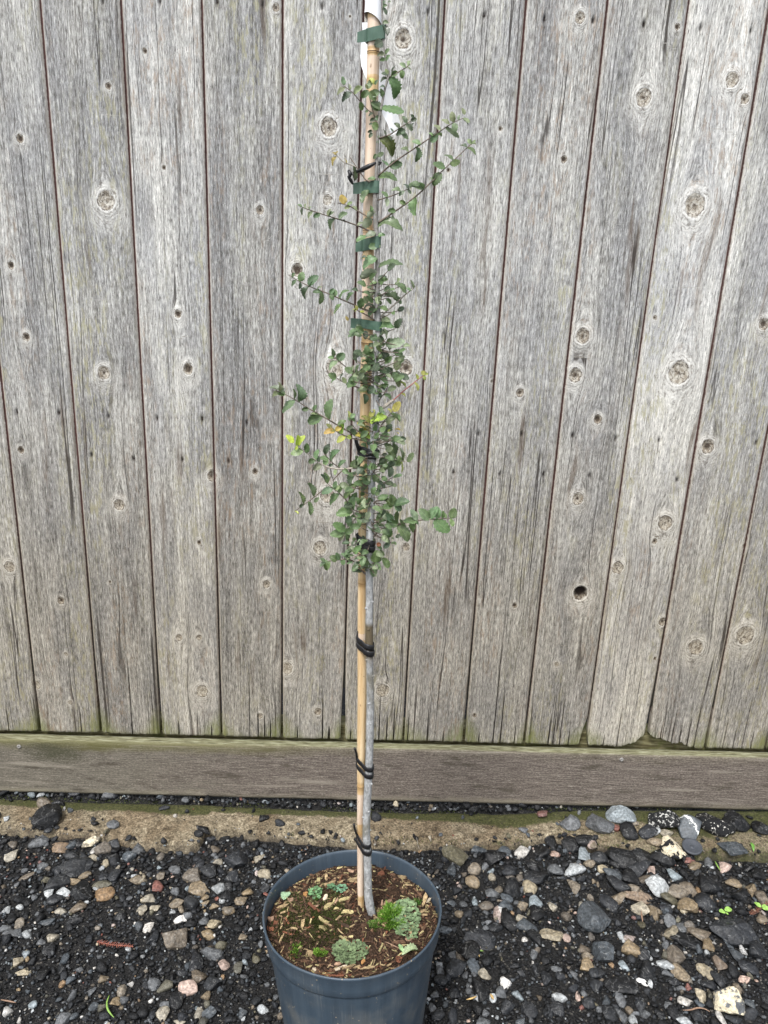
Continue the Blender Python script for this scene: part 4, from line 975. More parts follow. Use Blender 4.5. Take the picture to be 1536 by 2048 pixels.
for _ in range(34000):
    x = gr.uniform(-1.25, 1.4); y = gr.uniform(-1.1, -0.02) if gr.random() < .9 else gr.uniform(-.075, -.03); s_ = float(np.clip(gr.lognormal(math.log(.0115), .34), .007, .024))
    if len(mid_p) > 6200: break
    if conc_front(x) - 0.002 < y and gr.random() > (max(.02, .6 * math.exp(-(y - conc_front(x)) / (.014 + .014 * (float(fbm(x * 7, 0, 88, 2)) > 0)))) if y < conc_back(x) - .006 else .9): continue
    if in_pot(x, y): continue
    if gr.random() < fine_zone(x, y) : continue
    if GR.hit(x, y, s_ / 2, 0.74): continue
    GR.add(x, y, s_ / 2); mid_p.append((x, y, surf_z(x, y) + s_ * .20)); mid_s.append(s_)
mid_p = np.array(mid_p); mid_s = np.array(mid_s)
go = chips('gravel', mid_p, mid_s, pick_cols(gr, len(mid_p), W_MID), 1, gr)
tag(go, 'wet black, grey and tan crushed gravel spread over the ground', kind='stuff')
# pixel-placed lesser stones that did not make the single-stone list
# fine chips fill what is left
N = 62000
x = gr.uniform(-1.25, 1.4, N); y = gr.uniform(-1.1, 0.0, N)
cf = conc_front(x); cb = conc_back(x)
onc = (y > cf - 0.001) & (y < cb - 0.004)
keep = ~onc | (gr.random(N) < np.where(y < cf + .004, .8, np.clip(.55 * np.exp(-(y - cf) / (.010 + .012 * (fbm(x * 7, x * 0, 88, 2) > .0))), .02, 1)))
keep &= ~((x - POTC[0]) ** 2 + (y - POTC[1]) ** 2 < .112 ** 2)
keep &= ~((y > -0.005))
x, y, onc = x[keep], y[keep], onc[keep]
s_ = np.clip(gr.lognormal(math.log(.0048), .38, len(x)), .002, .0105)
s_ = s_ * np.where(onc, .55, 1.0)
z = np.where(onc, conc_top(x, y) + s_ * .12, ground_z(x, y) + s_ * .15 + gr.uniform(0, .0035, len(x)))
hitm = np.array([GR.hit(a, b, c_ / 2, .70) for a, b, c_ in zip(x, y, s_)])
k_ = ~hitm
fo = chips('grit', np.stack([x, y, z], -1)[k_], s_[k_], pick_cols(gr, int(k_.sum()), W_SML), 0, gr)
tag(fo, 'fine black grit and stone crumbs between the gravel stones', kind='stuff')

# flat black disc on the concrete rim
def disc_cap():
    P = onZ(1385, 1689, 0.050); V = []; F = []; n = 40; R0 = 19.5 * mpp(P) * 1.0
    pr = [(0, .0040), (.10, .0036), (.12, .0022), (.3, .0024), (.55, .0034), (.8, .0050), (.93, .0058), (1.0, .0046), (1.0, .0012), (.95, 0), (0, 0)]
    for rr_, zz in pr:
        for i in range(n): V.append((R0 * rr_ * math.cos(i / n * 6.2832), R0 * rr_ * math.sin(i / n * 6.2832), zz))
    for a in range(len(pr) - 1):
        for i in range(n): F.append((a * n + i, (a + 1) * n + i, (a + 1) * n + (i + 1) % n, a * n + (i + 1) % n))
    o = link('plastic_cap', new_mesh('plastic_cap', V, F, True), M_CAP, None,
             Matrix.Translation((P[0], P[1], conc_top(P[0], P[1]) + .003)) @ Matrix.Rotation(.14, 4, 'X') @ Matrix.Rotation(-.05, 4, 'Y'))
    tag(o, 'flat round slate-black plastic disc lying on the concrete rim among the right-hand rocks', 'cap')
disc_cap()

# ------------------------------------------------------------------ tubes
def tube(pts, rad, n=8, cap=True):
    pts = np.asarray(pts, float); rad = np.asarray(rad, float)
    T = np.gradient(pts, axis=0); T /= np.linalg.norm(T, axis=1)[:, None] + 1e-12
    ref = np.array([0, 1, 0.]) if abs(T[0] @ np.array([0, 1, 0.])) < .9 else np.array([1., 0, 0])
    V = []; u = np.cross(T[0], ref); u /= np.linalg.norm(u)
    for i in range(len(pts)):
        u = u - T[i] * (u @ T[i]); u /= np.linalg.norm(u); w = np.cross(T[i], u)
        for j in range(n):
            a = j / n * 2 * math.pi; V.append(pts[i] + rad[i] * (math.cos(a) * u + math.sin(a) * w))
    F = []
    for i in range(len(pts) - 1):
        for j in range(n): F.append((i * n + j, (i + 1) * n + j, (i + 1) * n + (j + 1) % n, i * n + (j + 1) % n))
    if cap:
        F.append(tuple(range(n))); F.append(tuple((len(pts) - 1) * n + j for j in range(n - 1, -1, -1)))
    return np.array(V), F

def resample(P, k):
    P = np.asarray(P, float); d = np.r_[0, np.cumsum(np.linalg.norm(np.diff(P, axis=0), axis=1))]
    t = np.linspace(0, d[-1], k)
    return np.stack([np.interp(t, d, P[:, i]) for i in range(P.shape[1])], -1)

def smoothpath(P, k, it=3):
    Q = resample(P, k)
    for _ in range(it): Q[1:-1] = (Q[:-2] + 2 * Q[1:-1] + Q[2:]) / 4
    return Q

# ------------------------------------------------------------------ pot
PC = Vector((-0.0146, -0.5614, 0.2600)); PR = 0.1385; TILT = Matrix.Rotation(math.radians(-4.63), 4, 'X') @ Matrix.Rotation(math.radians(-2.59), 4, 'Y')
POT = tag(empty('plant_pot', PC), 'blue-grey plastic nursery pot holding the staked sapling, cut by the bottom of the photo', 'pot')
POT.rotation_euler = TILT.to_euler()
def lathe(pr, n=128, wob=None):
    V = []; F = []
    for k, (r_, z_) in enumerate(pr):
        for i in range(n):
            a = i / n * 2 * math.pi; rr_ = r_ + (wob(a, z_) if wob else 0)
            V.append((rr_ * math.cos(a), rr_ * math.sin(a), z_))
    for a in range(len(pr) - 1):
        for i in range(n): F.append((a * n + i, a * n + (i + 1) % n, (a + 1) * n + (i + 1) % n, (a + 1) * n + i))
    return V, F
wob = lambda a, z: 0.0009 * math.sin(2 * a + .6) + 0.0004 * math.sin(5 * a + 1) + 0.0003 * math.sin(7 * a + z * 20)
pr = [(PR - .0042, -.034), (PR - .0036, -.020), (PR - .0032, -.004), (PR - .0026, -.0008), (PR - .0012, .0010), (PR + .0004, .0006), (PR + .0010, -.0010), (PR + .0004, -.0034), (PR - .0006, -.006),
      (PR - .0014, -.022), (PR - .0024, -.0330), (PR - .0040, -.0362), (PR - .0064, -.0372), (PR - .0072, -.034)]
V, F = lathe(pr, 160, wob)
link('rim', new_mesh('rim', V, F, True), M_POT, POT)
pr = [(PR - .0078, -.030), (PR - .0074, -.038), (PR - .0082, -.048)] + [(PR - .0085 - (0.0245) * t, -.048 - .205 * t) for t in np.linspace(0.04, 1, 14)] + [(PR - .037, -.2575), (PR - .045, -.259), (0.02, -.256), (0.02, -.252), (PR - .038, -.252)] + \
     [(PR - .0105 - .0245 * t, -.048 - .202 * t) for t in np.linspace(1, 0, 6)] + [(PR - .0100, -.030)]
V, F = lathe(pr, 160, wob)
link('wall', new_mesh('wall', V, F, True), M_POT, POT)

# soil
SR = PR - 0.0046
def soil_h(x, y):                              # local height below rim
    h = -0.020 + 0.006 * fbm(np.asarray(x) * 22, np.asarray(y) * 22, 71, 3) + 0.0025 * fbm(np.asarray(x) * 90, np.asarray(y) * 90, 72, 2)
    h = h - 0.010 * np.exp(-(((np.asarray(x) - .035) / .022) ** 2 + ((np.asarray(y) - .028) / .020) ** 2))
    h = h + 0.004 * np.exp(-(((np.asarray(x) + .04) / .07) ** 2 + ((np.asarray(y) + .04) / .06) ** 2))
    rr_ = np.sqrt(np.asarray(x) ** 2 + np.asarray(y) ** 2)
    return h - 0.007 * smooth01((rr_ - .105) / .03)
nr, na = 70, 180; V = []; ms = []
for i in range(nr):
    for j in range(na):
        r_ = SR * (i / (nr - 1)) ** .8; a = j / na * 2 * math.pi; V.append((r_ * math.cos(a), r_ * math.sin(a), 0))
V = np.array(V); V[:, 2] = soil_h(V[:, 0], V[:, 1])
F = [(i * na + j, i * na + (j + 1) % na, (i + 1) * na + (j + 1) % na, (i + 1) * na + j) for i in range(nr - 1) for j in range(na)]
me = new_mesh('soil', V, np.array([f[::-1] for f in F]), True)
mz = 0.72 * np.exp(-(((V[:, 0] + .045) / .060) ** 2 + ((V[:, 1] + .015) / .065) ** 2)) + .25 * np.exp(-(((V[:, 0] - .055) / .04) ** 2 + ((V[:, 1] + .04) / .035) ** 2))
attr(me, 'moss', mz)
PM = Matrix.Translation(PC) @ TILT
SOIL = link('potting_soil', me, M_SOIL, None, PM)
tag(SOIL, 'dark brown bark compost strewn with pale wood chips, filling the grey pot', 'soil')
PMi = PM.inverted()
def soil_local(px, py, lift=0.0):
    Z = PC[2] - .02
    for _ in range(4):
        P = onZ(px, py, Z); q = PMi @ Vector(P); hl = float(soil_h(q.x, q.y)) + lift
        Z = (PM @ Vector((q.x, q.y, hl))).z
    return Vector((q.x, q.y, hl))
# --- wood chips, gravel bits in the soil
sr = np.random.default_rng(31)
def chip_mesh(r):
    v = np.array([(x, y, z) for x in (-.5, -.1, .3, .5) for y in (-.5, .5) for z in (-.5, .5)], float)
    v[:, 1] *= np.where(np.abs(v[:, 0]) > .45, r.uniform(.35, 1), 1); v += r.normal(0, .07, v.shape) * (1, 1, 1)
    v[:, 2] += .35 * (v[:, 0] ** 2) * r.normal()
    f = []
    for k in range(3):
        a = k * 4; b = a + 4
        f += [(a, a + 1, b + 1, b), (a + 2, b + 2, b + 3, a + 3), (a, b, b + 2, a + 2), (a + 1, a + 3, b + 3, b + 1)]
    f += [(0, 2, 3, 1), (12, 13, 15, 14)]
    return v, f
CHIPM = []
for q in range(10):
    v, f = chip_mesh(sr); m_ = new_mesh('wood_chip', v, f, False); m_.materials.append(M_WOODCHIP); CHIPM.append(m_)
CK = {'t': (.42, .31, .17), 'y': (.48, .40, .20), 'b': (.14, .080, .048), 'd': (.070, .042, .027), 'r': (.22, .09, .05), 'p': (.42, .27, .18), 'o': (.46, .24, .09), 'w': (.62, .52, .38)}
CHP = """560 350 70 18 100 t|295 375 45 20 95 p|375 395 60 12 70 d|415 390 55 14 75 t|500 375 60 28 85 y|470 385 35 16 100 b|590 385 95 18 42 t|640 350 50 14 35 t|700 225 95 26 35 p|560 250 70 14 30 t|520 265 35 12 80 y|770 355 90 16 12 t|770 378 80 16 -5 t|735 300 50 20 -40 p|735 262 36 36 0 p|570 560 65 45 60 y|550 500 50 24 80 w|685 505 75 20 35 y|625 530 60 14 70 p|715 598 75 26 5 y|650 640 45 14 50 t|545 665 80 26 -35 y|570 690 60 14 -40 t|535 715 60 30 10 y|680 690 95 20 -35 d|630 580 40 20 0 y|470 570 110 22 -38 r|480 555 50 20 0 p|405 550 110 12 -70 b|240 445 70 28 65 o|235 560 90 26 -15 t|300 510 40 30 0 p|405 470 30 30 0 o|270 390 50 12 95 t|345 420 50 14 -30 t|155 650 45 38 0 p|150 725 45 35 -30 r|235 632 55 10 5 t|275 670 55 16 -60 r|280 755 80 14 -25 r|320 720 50 14 -15 t|230 790 60 12 75 t|385 690 60 24 85 t|690 800 75 22 -45 y|610 530 60 12 75 y|940 600 60 18 85 y|965 545 60 14 85 p|1000 535 60 24 25 p|1100 300 50 24 -30 w|1130 310 70 20 -20 p|960 320 50 34 0 r|1035 325 50 20 0 b|1105 345 60 28 -15 t|1150 400 70 16 -5 t|1160 325 30 40 0 p|1200 345 30 20 0 r|1170 295 50 18 -60 b|1275 515 85 30 75 t|1305 515 50 20 60 w|1250 600 70 14 20 t|1150 370 50 12 0 b|1060 215 70 14 -50 b|1090 240 50 14 -55 r|1225 455 80 12 -55 b|1260 620 70 12 10 t|1280 700 70 14 60 t|1260 740 90 16 60 b|1200 745 60 14 60 t|1310 640 60 14 75 d|1300 770 60 12 60 b|1250 770 60 16 40 b|1090 820 90 22 0 b|1165 795 50 26 20 p|1070 855 140 6 -30 p|1010 850 90 14 -38 b|960 855 60 14 70 y|840 860 40 14 -30 r|830 960 35 22 60 o|720 1000 100 14 15 t|780 1000 60 16 0 t|660 1010 80 16 25 w|710 1045 40 14 80 y|585 990 60 8 -40 p|640 980 50 20 30 p|700 1055 60 12 5 b|820 1010 60 14 -10 t|870 1005 70 14 5 t|960 985 60 12 10 b|1010 990 50 12 0 t|1085 945 40 36 0 r|1050 1010 60 12 10 t|540 1045 60 14 -20 o|500 1040 50 20 -10 b|470 1020 30 24 0 w|440 900 30 50 85 t|430 1000 50 14 0 y|590 1060 90 12 -5 r|650 1065 70 10 -5 r|820 1050 90 10 8 b|900 1045 60 10 10 b|1170 760 30 40 0 t|780 650 60 30 0 d|830 700 40 30 0 b|860 640 50 30 0 d|740 780 30 16 0 y|600 730 30 12 40 y|660 740 50 10 -50 t|350 660 30 12 30 y|330 600 40 14 -20 b|300 580 50 20 -30 b|250 600 40 14 30 t|210 580 50 14 10 b|190 680 40 30 0 r|170 760 50 16 -30 b|200 820 60 14 -40 b|230 700 40 14 80 t|440 640 60 14 -60 b|420 590 60 14 -70 d|840 400 20 14 0 r|930 260 60 14 -30 y|920 225 40 30 0 w|900 240 40 10 20 t|860 210 30 12 0 t|600 240 50 14 10 t|650 235 60 14 30 t|640 280 60 10 20 y|560 300 60 12 -20 t|600 320 70 12 20 b|480 310 50 12 40 t|450 330 40 12 -20 b|680 330 60 16 10 b|700 360 30 30 0 d|650 420 50 10 60 b|740 460 40 30 0 d|720 520 40 14 60 b|700 460 40 14 30 t|1010 270 30 20 0 r|1080 270 60 12 -50 b|1130 265 70 10 -40 b"""
for it in CHP.split('|'):
    t = it.split(); cx, cy, w, h, an = map(float, t[:5]); px, py = 500 + cx / 3.657, 1660 + cy / 3.657
    L = soil_local(px, py, .0015); m = mpp(PM @ L)
    if math.hypot(L.x, L.y) > SR - .004: continue
    w *= m / 3.657; h *= m / 3.657
    hh = h * 1.15 if abs(math.sin(math.radians(an))) < .6 else h
    ww = w * (1 + .35 * abs(math.sin(math.radians(an))))
    M = Matrix.Translation(L) @ Matrix.Rotation(math.radians(an), 4, 'Z') @ Matrix.Rotation(sr.normal() * .25, 4, 'X') @ Matrix.Rotation(sr.normal() * .18, 4, 'Y') @ Matrix.Diagonal((ww, hh, min(h * .45, .0035), 1))
    link('wood_chip', CHIPM[int(sr.integers(10))], None, SOIL, M, tuple(np.array(CK[t[5]]) * sr.uniform(.50, .95)))

def merge_pieces(name, bases, T, cols, mat, parent, attrname='col'):
    """T: list of 4x4 numpy, bases list of (v,f)"""
    V = []; F = []; C = []; o = 0
    for (v, f), M, c in zip(bases, T, cols):
        vv = v @ M[:3, :3].T + M[:3, 3]
        V.append(vv); F += [tuple(i + o for i in q) for q in f]; o += len(vv); C.append(np.tile([*c, 1], (len(vv), 1)))
    me = new_mesh(name, np.concatenate(V), F, False); attr(me, 'col', np.concatenate(C), 'FLOAT_COLOR')
    return link(name, me, mat, parent)

def fibres():
    bs = [chip_mesh(sr) for _ in range(8)]; B = []; T = []; C = []
    keys = list('tybdbbddbrtbdydd')
    for _ in range(2000):
        r_ = SR * math.sqrt(sr.random()) * .985; a = sr.uniform(0, 6.283); x, y = r_ * math.cos(a), r_ * math.sin(a)
        if sr.random() < .92 * math.exp(-(((x + .045) / .055) ** 2 + ((y + .015) / .06) ** 2)): continue
        z = float(soil_h(x, y)) + .001
        l = sr.uniform(.004, .015); w = sr.uniform(.0007, .0024)
        k = keys[int(sr.integers(len(keys)))]
        an = a + 1.57 + sr.normal() * .6 if r_ > .10 else sr.uniform(0, 6.28)
        M = Matrix.Translation((x, y, z)) @ Matrix.Rotation(an, 4, 'Z') @ Matrix.Rotation(sr.normal() * .3, 4, 'Y') @ Matrix.Diagonal((l, w, w * .7, 1))
        B.append(bs[int(sr.integers(8))]); T.append(np.array(M)); C.append(np.array(CK[k]) * sr.uniform(.35, .95))
    for _ in range(1400):                       # crumbs
        r_ = SR * math.sqrt(sr.random()) * .985; a = sr.uniform(0, 6.283); x, y = r_ * math.cos(a), r_ * math.sin(a)
        s_ = sr.uniform(.0015, .006)
        M = Matrix.Translation((x, y, float(soil_h(x, y)) + s_ * .2)) @ Matrix.Rotation(sr.uniform(0, 6), 4, 'Z') @ Matrix.Rotation(sr.normal(), 4, 'X') @ Matrix.Diagonal((s_, s_ * .8, s_ * .6, 1))
        B.append((ICO[0][0] * .5 * (1 + .2 * sr.normal(size=(12, 1))), [tuple(q) for q in ICO[0][1]])); T.append(np.array(M)); C.append(np.array(CK['d' if sr.random() < .6 else 'b']) * sr.uniform(.3, 1.2))
    o = merge_pieces('bark_fibres', B, T, C, None, SOIL)
    g = G('bark_fibre'); n1 = g.noise(g.geo(), 500, 3, .6)
    g.out(g.mix(1.0, g.at('col', 'Color'), g.ramp(n1, [(.3, .6), (.7, 1.3)]), 'MULTIPLY'), .85, g.bump(n1, .5, .001), .2)
    o.data.materials.append(g.m); tag(o, kind='stuff')
fibres()
def matcol(name, rough=.6):
    g = G(name); n1 = g.noise(g.geo(), 500, 3, .6)
    return g.out(g.mix(1.0, g.at('col', 'Color'), g.ramp(n1, [(.3, .7), (.7, 1.25)]), 'MULTIPLY'), rough, g.bump(n1, .3, .0008), .3)
M_GREENV = matcol('low_green_growth')

# liverwort rosettes: overlapping scalloped lobes
def lobe(r, n=9):
    v = [(0, 0, 0)]
    for i in range(n):
        a = -2.2 + 4.4 * i / (n - 1); q = 1 + .16 * math.sin(i * 2.1 + r.uniform(0, 6))
        v.append((.45 + .55 * q * math.cos(a), .55 * q * math.sin(a), .14 * q + r.uniform(-.05, .1)))
    return np.array(v), [(0, i, i + 1) for i in range(1, n)]
def rosette(label, px, py, wx, wy, n, col, group=None):
    L = soil_local(px, py, .001); m = mpp(PM @ L)
    B = []; T = []; C = []
    for i in range(n):
        t = math.sqrt(i / n); a = i * 2.39996 + sr.uniform(-.3, .3); t *= 1 + .3 * float(fbm(math.cos(a) * 1.5 + 4, math.sin(a) * 1.5, int(py) % 30))
        dx = t * wx / 2 * m * math.cos(a); dy = t * wy / 2 * m / .72 * math.sin(a)
        x, y = L.x + dx, L.y + dy
        if math.hypot(x, y) > SR - .004: continue
        s_ = sr.uniform(.0034, .0058)
        M = Matrix.Translation((x, y, float(soil_h(x, y)) + .0025 * (1 - t) + .0015 + sr.uniform(0, .0015))) @ Matrix.Rotation(a + sr.normal() * .5, 4, 'Z') @ Matrix.Rotation(sr.normal() * .2, 4, 'Y') @ Matrix.Diagonal((s_, s_, s_ * .8, 1))
        B.append(lobe(sr)); T.append(np.array(M)); C.append(np.array(col) * sr.uniform(.45, 1.35))
    o = merge_pieces('liverwort', B, [np.array(Matrix.Translation(-L)) @ t_ for t_ in T], C, M_GREENV, None)
    o.matrix_basis = PM @ Matrix.Translation(L)
    tag(o, label, 'liverwort', group)
rosette('large pale green liverwort crust at the right of the compost beside the moss tuft', 812, 1835, 52, 74, 330, (.165, .235, .120))
rosette('round crinkled grey-green liverwort patch at the front of the compost', 698, 1905, 64, 36, 230, (.135, .185, .090))
rosette('small bright liverwort scrap at the back left of the compost', 631, 1784, 22, 16, 34, (.15, .28, .13))
rosette('tiny liverwort scrap just left of the cane on the compost', 682, 1778, 18, 12, 24, (.13, .25, .15))
rosette('faint liverwort scrap at the back of the compost, left of the cane scrap', 664, 1776, 12, 10, 14, (.10, .20, .10))

def blades(name, label, px, py, wx, wy, n, hgt, col, tipcol=None, cat='moss', lean=.5):
    L = soil_local(px, py, .0); m = mpp(PM @ L); V = []; F = []; C = []
    for i in range(n):
        a = sr.uniform(0, 6.283); t = math.sqrt(sr.random()) * (1 + .35 * float(fbm(math.cos(a) * 1.6 + 9, math.sin(a) * 1.6, int(px) % 40)))
        x = L.x + t * wx / 2 * m * math.cos(a); y = L.y + t * wy / 2 * m / .72 * math.sin(a)
        if math.hypot(x, y) > SR - .003: continue
        z = float(soil_h(x, y)) + .0005; h = max(.0012, hgt * sr.uniform(.35, 1.25) * (1.1 - .6 * t) * (.75 + 1.1 * float(fbm(x * 160, y * 160, 44, 2)))); w = sr.uniform(.0004, .0009)
        d = np.array([math.cos(a) * lean * t + sr.normal() * .25, math.sin(a) * lean * t - .15 + sr.normal() * .25, 1.]); d /= np.linalg.norm(d)
        s_ = np.cross(d, [sr.normal(), sr.normal(), .2]); s_ /= np.linalg.norm(s_); b = np.array([x, y, z]); o = len(V)
        midp = b + d * h * .55 + np.array([0, 0, .1 * h]); tip = b + d * h + np.array([d[0], d[1], -.3]) * h * .25
        V += [b - s_ * w, b + s_ * w, midp + s_ * w * .8, midp - s_ * w * .8, tip]
        F += [(o, o + 1, o + 2, o + 3), (o + 3, o + 2, o + 4)]
        c = np.array(col) * sr.uniform(.55, 1.35); c2 = c if tipcol is None or sr.random() > .35 else np.array(tipcol)
        C += [(*c * .7, 1), (*c * .7, 1), (*c, 1), (*c, 1), (*c2, 1)]
    V = np.array(V) - np.array(L); me = new_mesh(name, V, F, False); attr(me, 'col', C, 'FLOAT_COLOR')
    o = link(name, me, M_GREENV, None, PM @ Matrix.Translation(L)); tag(o, label, cat)
blades('moss_tuft', 'bright green moss tuft between the stem and the pale liverwort crust', 781, 1838, 46, 62, 1700, .014, (.085, .20, .016), (.42, .55, .14), 'moss', .9)
blades('moss_tuft', 'low yellow-green moss left of the bright tuft, with tiny pale tips', 752, 1852, 34, 22, 420, .007, (.10, .19, .03), (.42, .5, .25))
blades('moss_tuft', 'fresh green moss cushion at the front left rim of the compost', 590, 1902, 26, 24, 420, .006, (.13, .25, .03))
blades('moss_tuft', 'bright moss cushion between the front left one and the liverwort', 640, 1906, 28, 14, 420, .006, (.15, .28, .035))
blades('moss_tuft', 'dark green moss spread under the back left liverwort scrap', 634, 1796, 16, 10, 160, .005, (.08, .17, .02))
blades('moss_tuft', 'thin dark moss at the right end of the pale liverwort crust', 836, 1805, 18, 20, 220, .006, (.06, .15, .02))
blades('moss_tuft', 'olive moss film over the left middle of the compost', 625, 1835, 150, 125, 8500, .0045, (.055, .068, .016), (.15, .17, .045))

# fallen leaves on the soil
def leaf_grid(r, nu=9, nv=5, teeth=True, arch=.12, fold=.18):
    V = []; U = []; W = []
    for i in range(nu):
        u = i / (nu - 1)
        w = math.sin(math.pi * min(1, u ** .85)) ** .62 * .5 if 0 < u < 1 else 0.0
        w = max(w, 0.012 if u < .02 else 0.006)
        if teeth: w *= 1 + (.17 if i % 2 else -.10) * (0 < i < nu - 1)
        for j in range(nv):
            v = -1 + 2 * j / (nv - 1)
            x = u + (.03 * abs(v) if 0 < u < 1 else 0)
            z = -arch * (u - .35) ** 2 * 2 + fold * abs(v) * w + .035 * math.sin(u * 9 + v * 2 + r.uniform(-.3, .3)) * abs(v)
            V.append((x, v * w, z)); U.append(u); W.append(v)
    F = [(i * nv + j, (i + 1) * nv + j, (i + 1) * nv + j + 1, i * nv + j + 1) for i in range(nu - 1) for j in range(nv - 1)]
    return np.array(V), F, np.array(U), np.array(W)
lr = np.random.default_rng(5)
LEAF = []
for q in range(10):
    v, f, U, W = leaf_grid(lr, 13 if q % 3 else 15, 5, True, lr.uniform(-.05, .35), lr.uniform(.0, .5))
    v[:, 1] += .10 * lr.normal() * v[:, 0] ** 2
    m_ = new_mesh('leaf', v, f, True); attr(m_, 'lu', U); attr(m_, 'lv', W); m_.materials.append(M_LEAF); LEAF.append(m_)
def fallen(label, px0, py0, px1, py1, w, col, on_soil=True):
    if on_soil:
        a = PM @ soil_local(px0, py0, .004); b = PM @ soil_local(px1, py1, .004)
    else:
        A = onZ(px0, py0, .03); B_ = onZ(px1, py1, .03); a = Vector((A[0], A[1], surf_z(A[0], A[1]) + .006)); b = Vector((B_[0], B_[1], surf_z(B_[0], B_[1]) + .006))
    d = b - a; L = d.length; x = d.normalized(); z = Vector((0, 0, 1)); y = z.cross(x).normalized(); z = x.cross(y)
    M = Matrix(((x.x, y.x, z.x, a.x), (x.y, y.y, z.y, a.y), (x.z, y.z, z.z, a.z), (0, 0, 0, 1))) @ Matrix.Diagonal((L, L * w, L, 1))
    o = link('fallen_leaf', LEAF[int(lr.integers(10))], None, None, M, col); tag(o, label, 'leaf'); return o
fallen('small pale mint-green leaf lying at the left rim of the compost', 575, 1784, 569, 1800, .8, (.36, .52, .33))
fallen('long pale green leaf lying at the front right of the compost', 804, 1907, 840, 1894, .35, (.38, .46, .27))
fallen('thin green leaf tip beside the long pale one on the compost', 806, 1906, 796, 1890, .35, (.30, .45, .22))

# ------------------------------------------------------------------ cane and sapling
YS0, YS1, YT = -0.533, -0.539, -0.5515
STK = [(722.2,1818,12.5),(721,1780,12.5),(720.3,1650,13),(721.8,1572,15.2),(722,1560,16),(722.5,1480,17),(724,1400,17.8),(723.6,1300,17.5),(724,1200,17.2),(725,1150,17.6),(726,1050,18.6),(728,930,20),(730.5,830,21.6),(731.8,760,23),
       (734,690,23.5),(735.3,600,23.6),(736.8,490,23.8),(738.8,400,24),(741.2,340,24),(743.6,250,24.4),(745.6,150,24.8),(747,100,25.4),(747.8,50,26),(749.5,-60,27)]
def YS(py): return YS0 + (YS1 - YS0) * min(1, max(0, (1800 - py) / 1000))
def stake_at(py):
    c = np.interp(-py, [-p[1] for p in STK], [p[0] for p in STK]); w = np.interp(-py, [-p[1] for p in STK], [p[2] for p in STK])
    P = onY(c, py, YS(py)); return P, w * mpp(P) / 2
def build_stake():
    nodes = [1572, 1165, 700 - 14, 462, 105]; n = 20
    pys = sorted(set(list(np.linspace(1822, -60, 380)) + [q + d for q in nodes for d in (-5, -3, -1.5, 0, 1.5, 3, 5)]), reverse=True)
    V = []; F = []; nd = []; pl = []
    pale = [(1790, 1668, .75), (1645, 1585, .8), (1545, 1490, .25), (1480, 1300, .30), (1277, 1262, .9), (1000, 850, .1), (640, 520, .8), (720, 690, .4), (480, 420, .6), (420, 190, .9), (150, 112, .9), (95, 78, .6), (62, 38, .7)]
    for py in pys:
        P, r_ = stake_at(py); dn = min(abs(py - q) for q in nodes)
        r_ *= 1 + .07 * math.exp(-(dn / 3.0) ** 2) - .05 * math.exp(-((dn - 5) / 2.0) ** 2)
        if dn < .8: r_ *= .93
        x = math.exp(-(dn / 16.0) ** 2) * .75 + (.25 if dn < 1.3 else 0)
        for q in (160, 655, 1667, 1795): x = max(x, .72 * math.exp(-((py - q) / 9) ** 2))
        pv = max([s_ for a, b, s_ in pale if b <= py <= a] + [0])
        for j in range(n):
            a = j / n * 2 * math.pi; V.append((P[0] + r_ * math.cos(a), P[1] + r_ * math.sin(a), P[2])); nd.append(x); pl.append(pv)
    k = len(pys)
    for i in range(k - 1):
        for j in range(n): F.append((i * n + j, i * n + (j + 1) % n, (i + 1) * n + (j + 1) % n, (i + 1) * n + j))
    F.append(tuple(range(n - 1, -1, -1))); F.append(tuple((k - 1) * n + j for j in range(n)))
    base = np.array(V[:n]).mean(0); me = new_mesh('bamboo_cane', np.array(V) - base, F, True); attr(me, 'node', nd); attr(me, 'pale', pl)
    o = link('bamboo_cane', me, M_BAMBOO, None, Matrix.Translation(Vector(base)))
    tag(o, 'tall golden bamboo cane standing in the pot, strapped to the thin trunk', 'bamboo cane')
build_stake()

TRK = [(746.5,1842,15),(743.5,1826,16),(739.5,1812,17.5),(736,1785,16.5),(735.5,1745,15.6),(735,1700,15.3),(732.5,1670,15),(733.5,1625,15),(736.2,1565,15.6),(739.3,1500,15),(740.5,1440,15),(741,1400,14),(740.5,1350,13),(739,1310,14.5),(738.3,1268,15.5),
       (738.8,1200,14.4),(738.7,1150,14.8),(739.2,1110,15.2),(740.5,1050,16),(743,1010,14),(743.2,975,15),(742,935,16.2),(743,900,16),(750,860,15),(753.5,822,15.5),(752,800,12),(751,770,10.4),(749.8,740,10),(751.5,705,10),(757.5,675,10.2),(756,645,10.5),
       (753.2,615,9.6),(753,585,8.6),(753.8,540,7.6),(754.2,500,7.6),(750.6,455,8),(748.6,410,8),(750.5,375,7),(752,345,6.2),(752.6,310,5.2),(754.3,268,4.6),(757.3,238,4.4),(763,208,4.2),(767,184,4.0),(772,165,3.8),(776.5,152,3.6),(773.5,135,3.2),(770,118,3),(766.5,98,2.8),(764,60,2.6),(763,20,2.4),(766,-30,2.2)]
BASE = Vector(onY(744, 1830, YT)); BI = Matrix.Translation(-BASE)
TREE = tag(empty('oak_sapling', BASE), 'slender grey-barked oak sapling with small toothed green leaves, growing in the pot', 'tree')
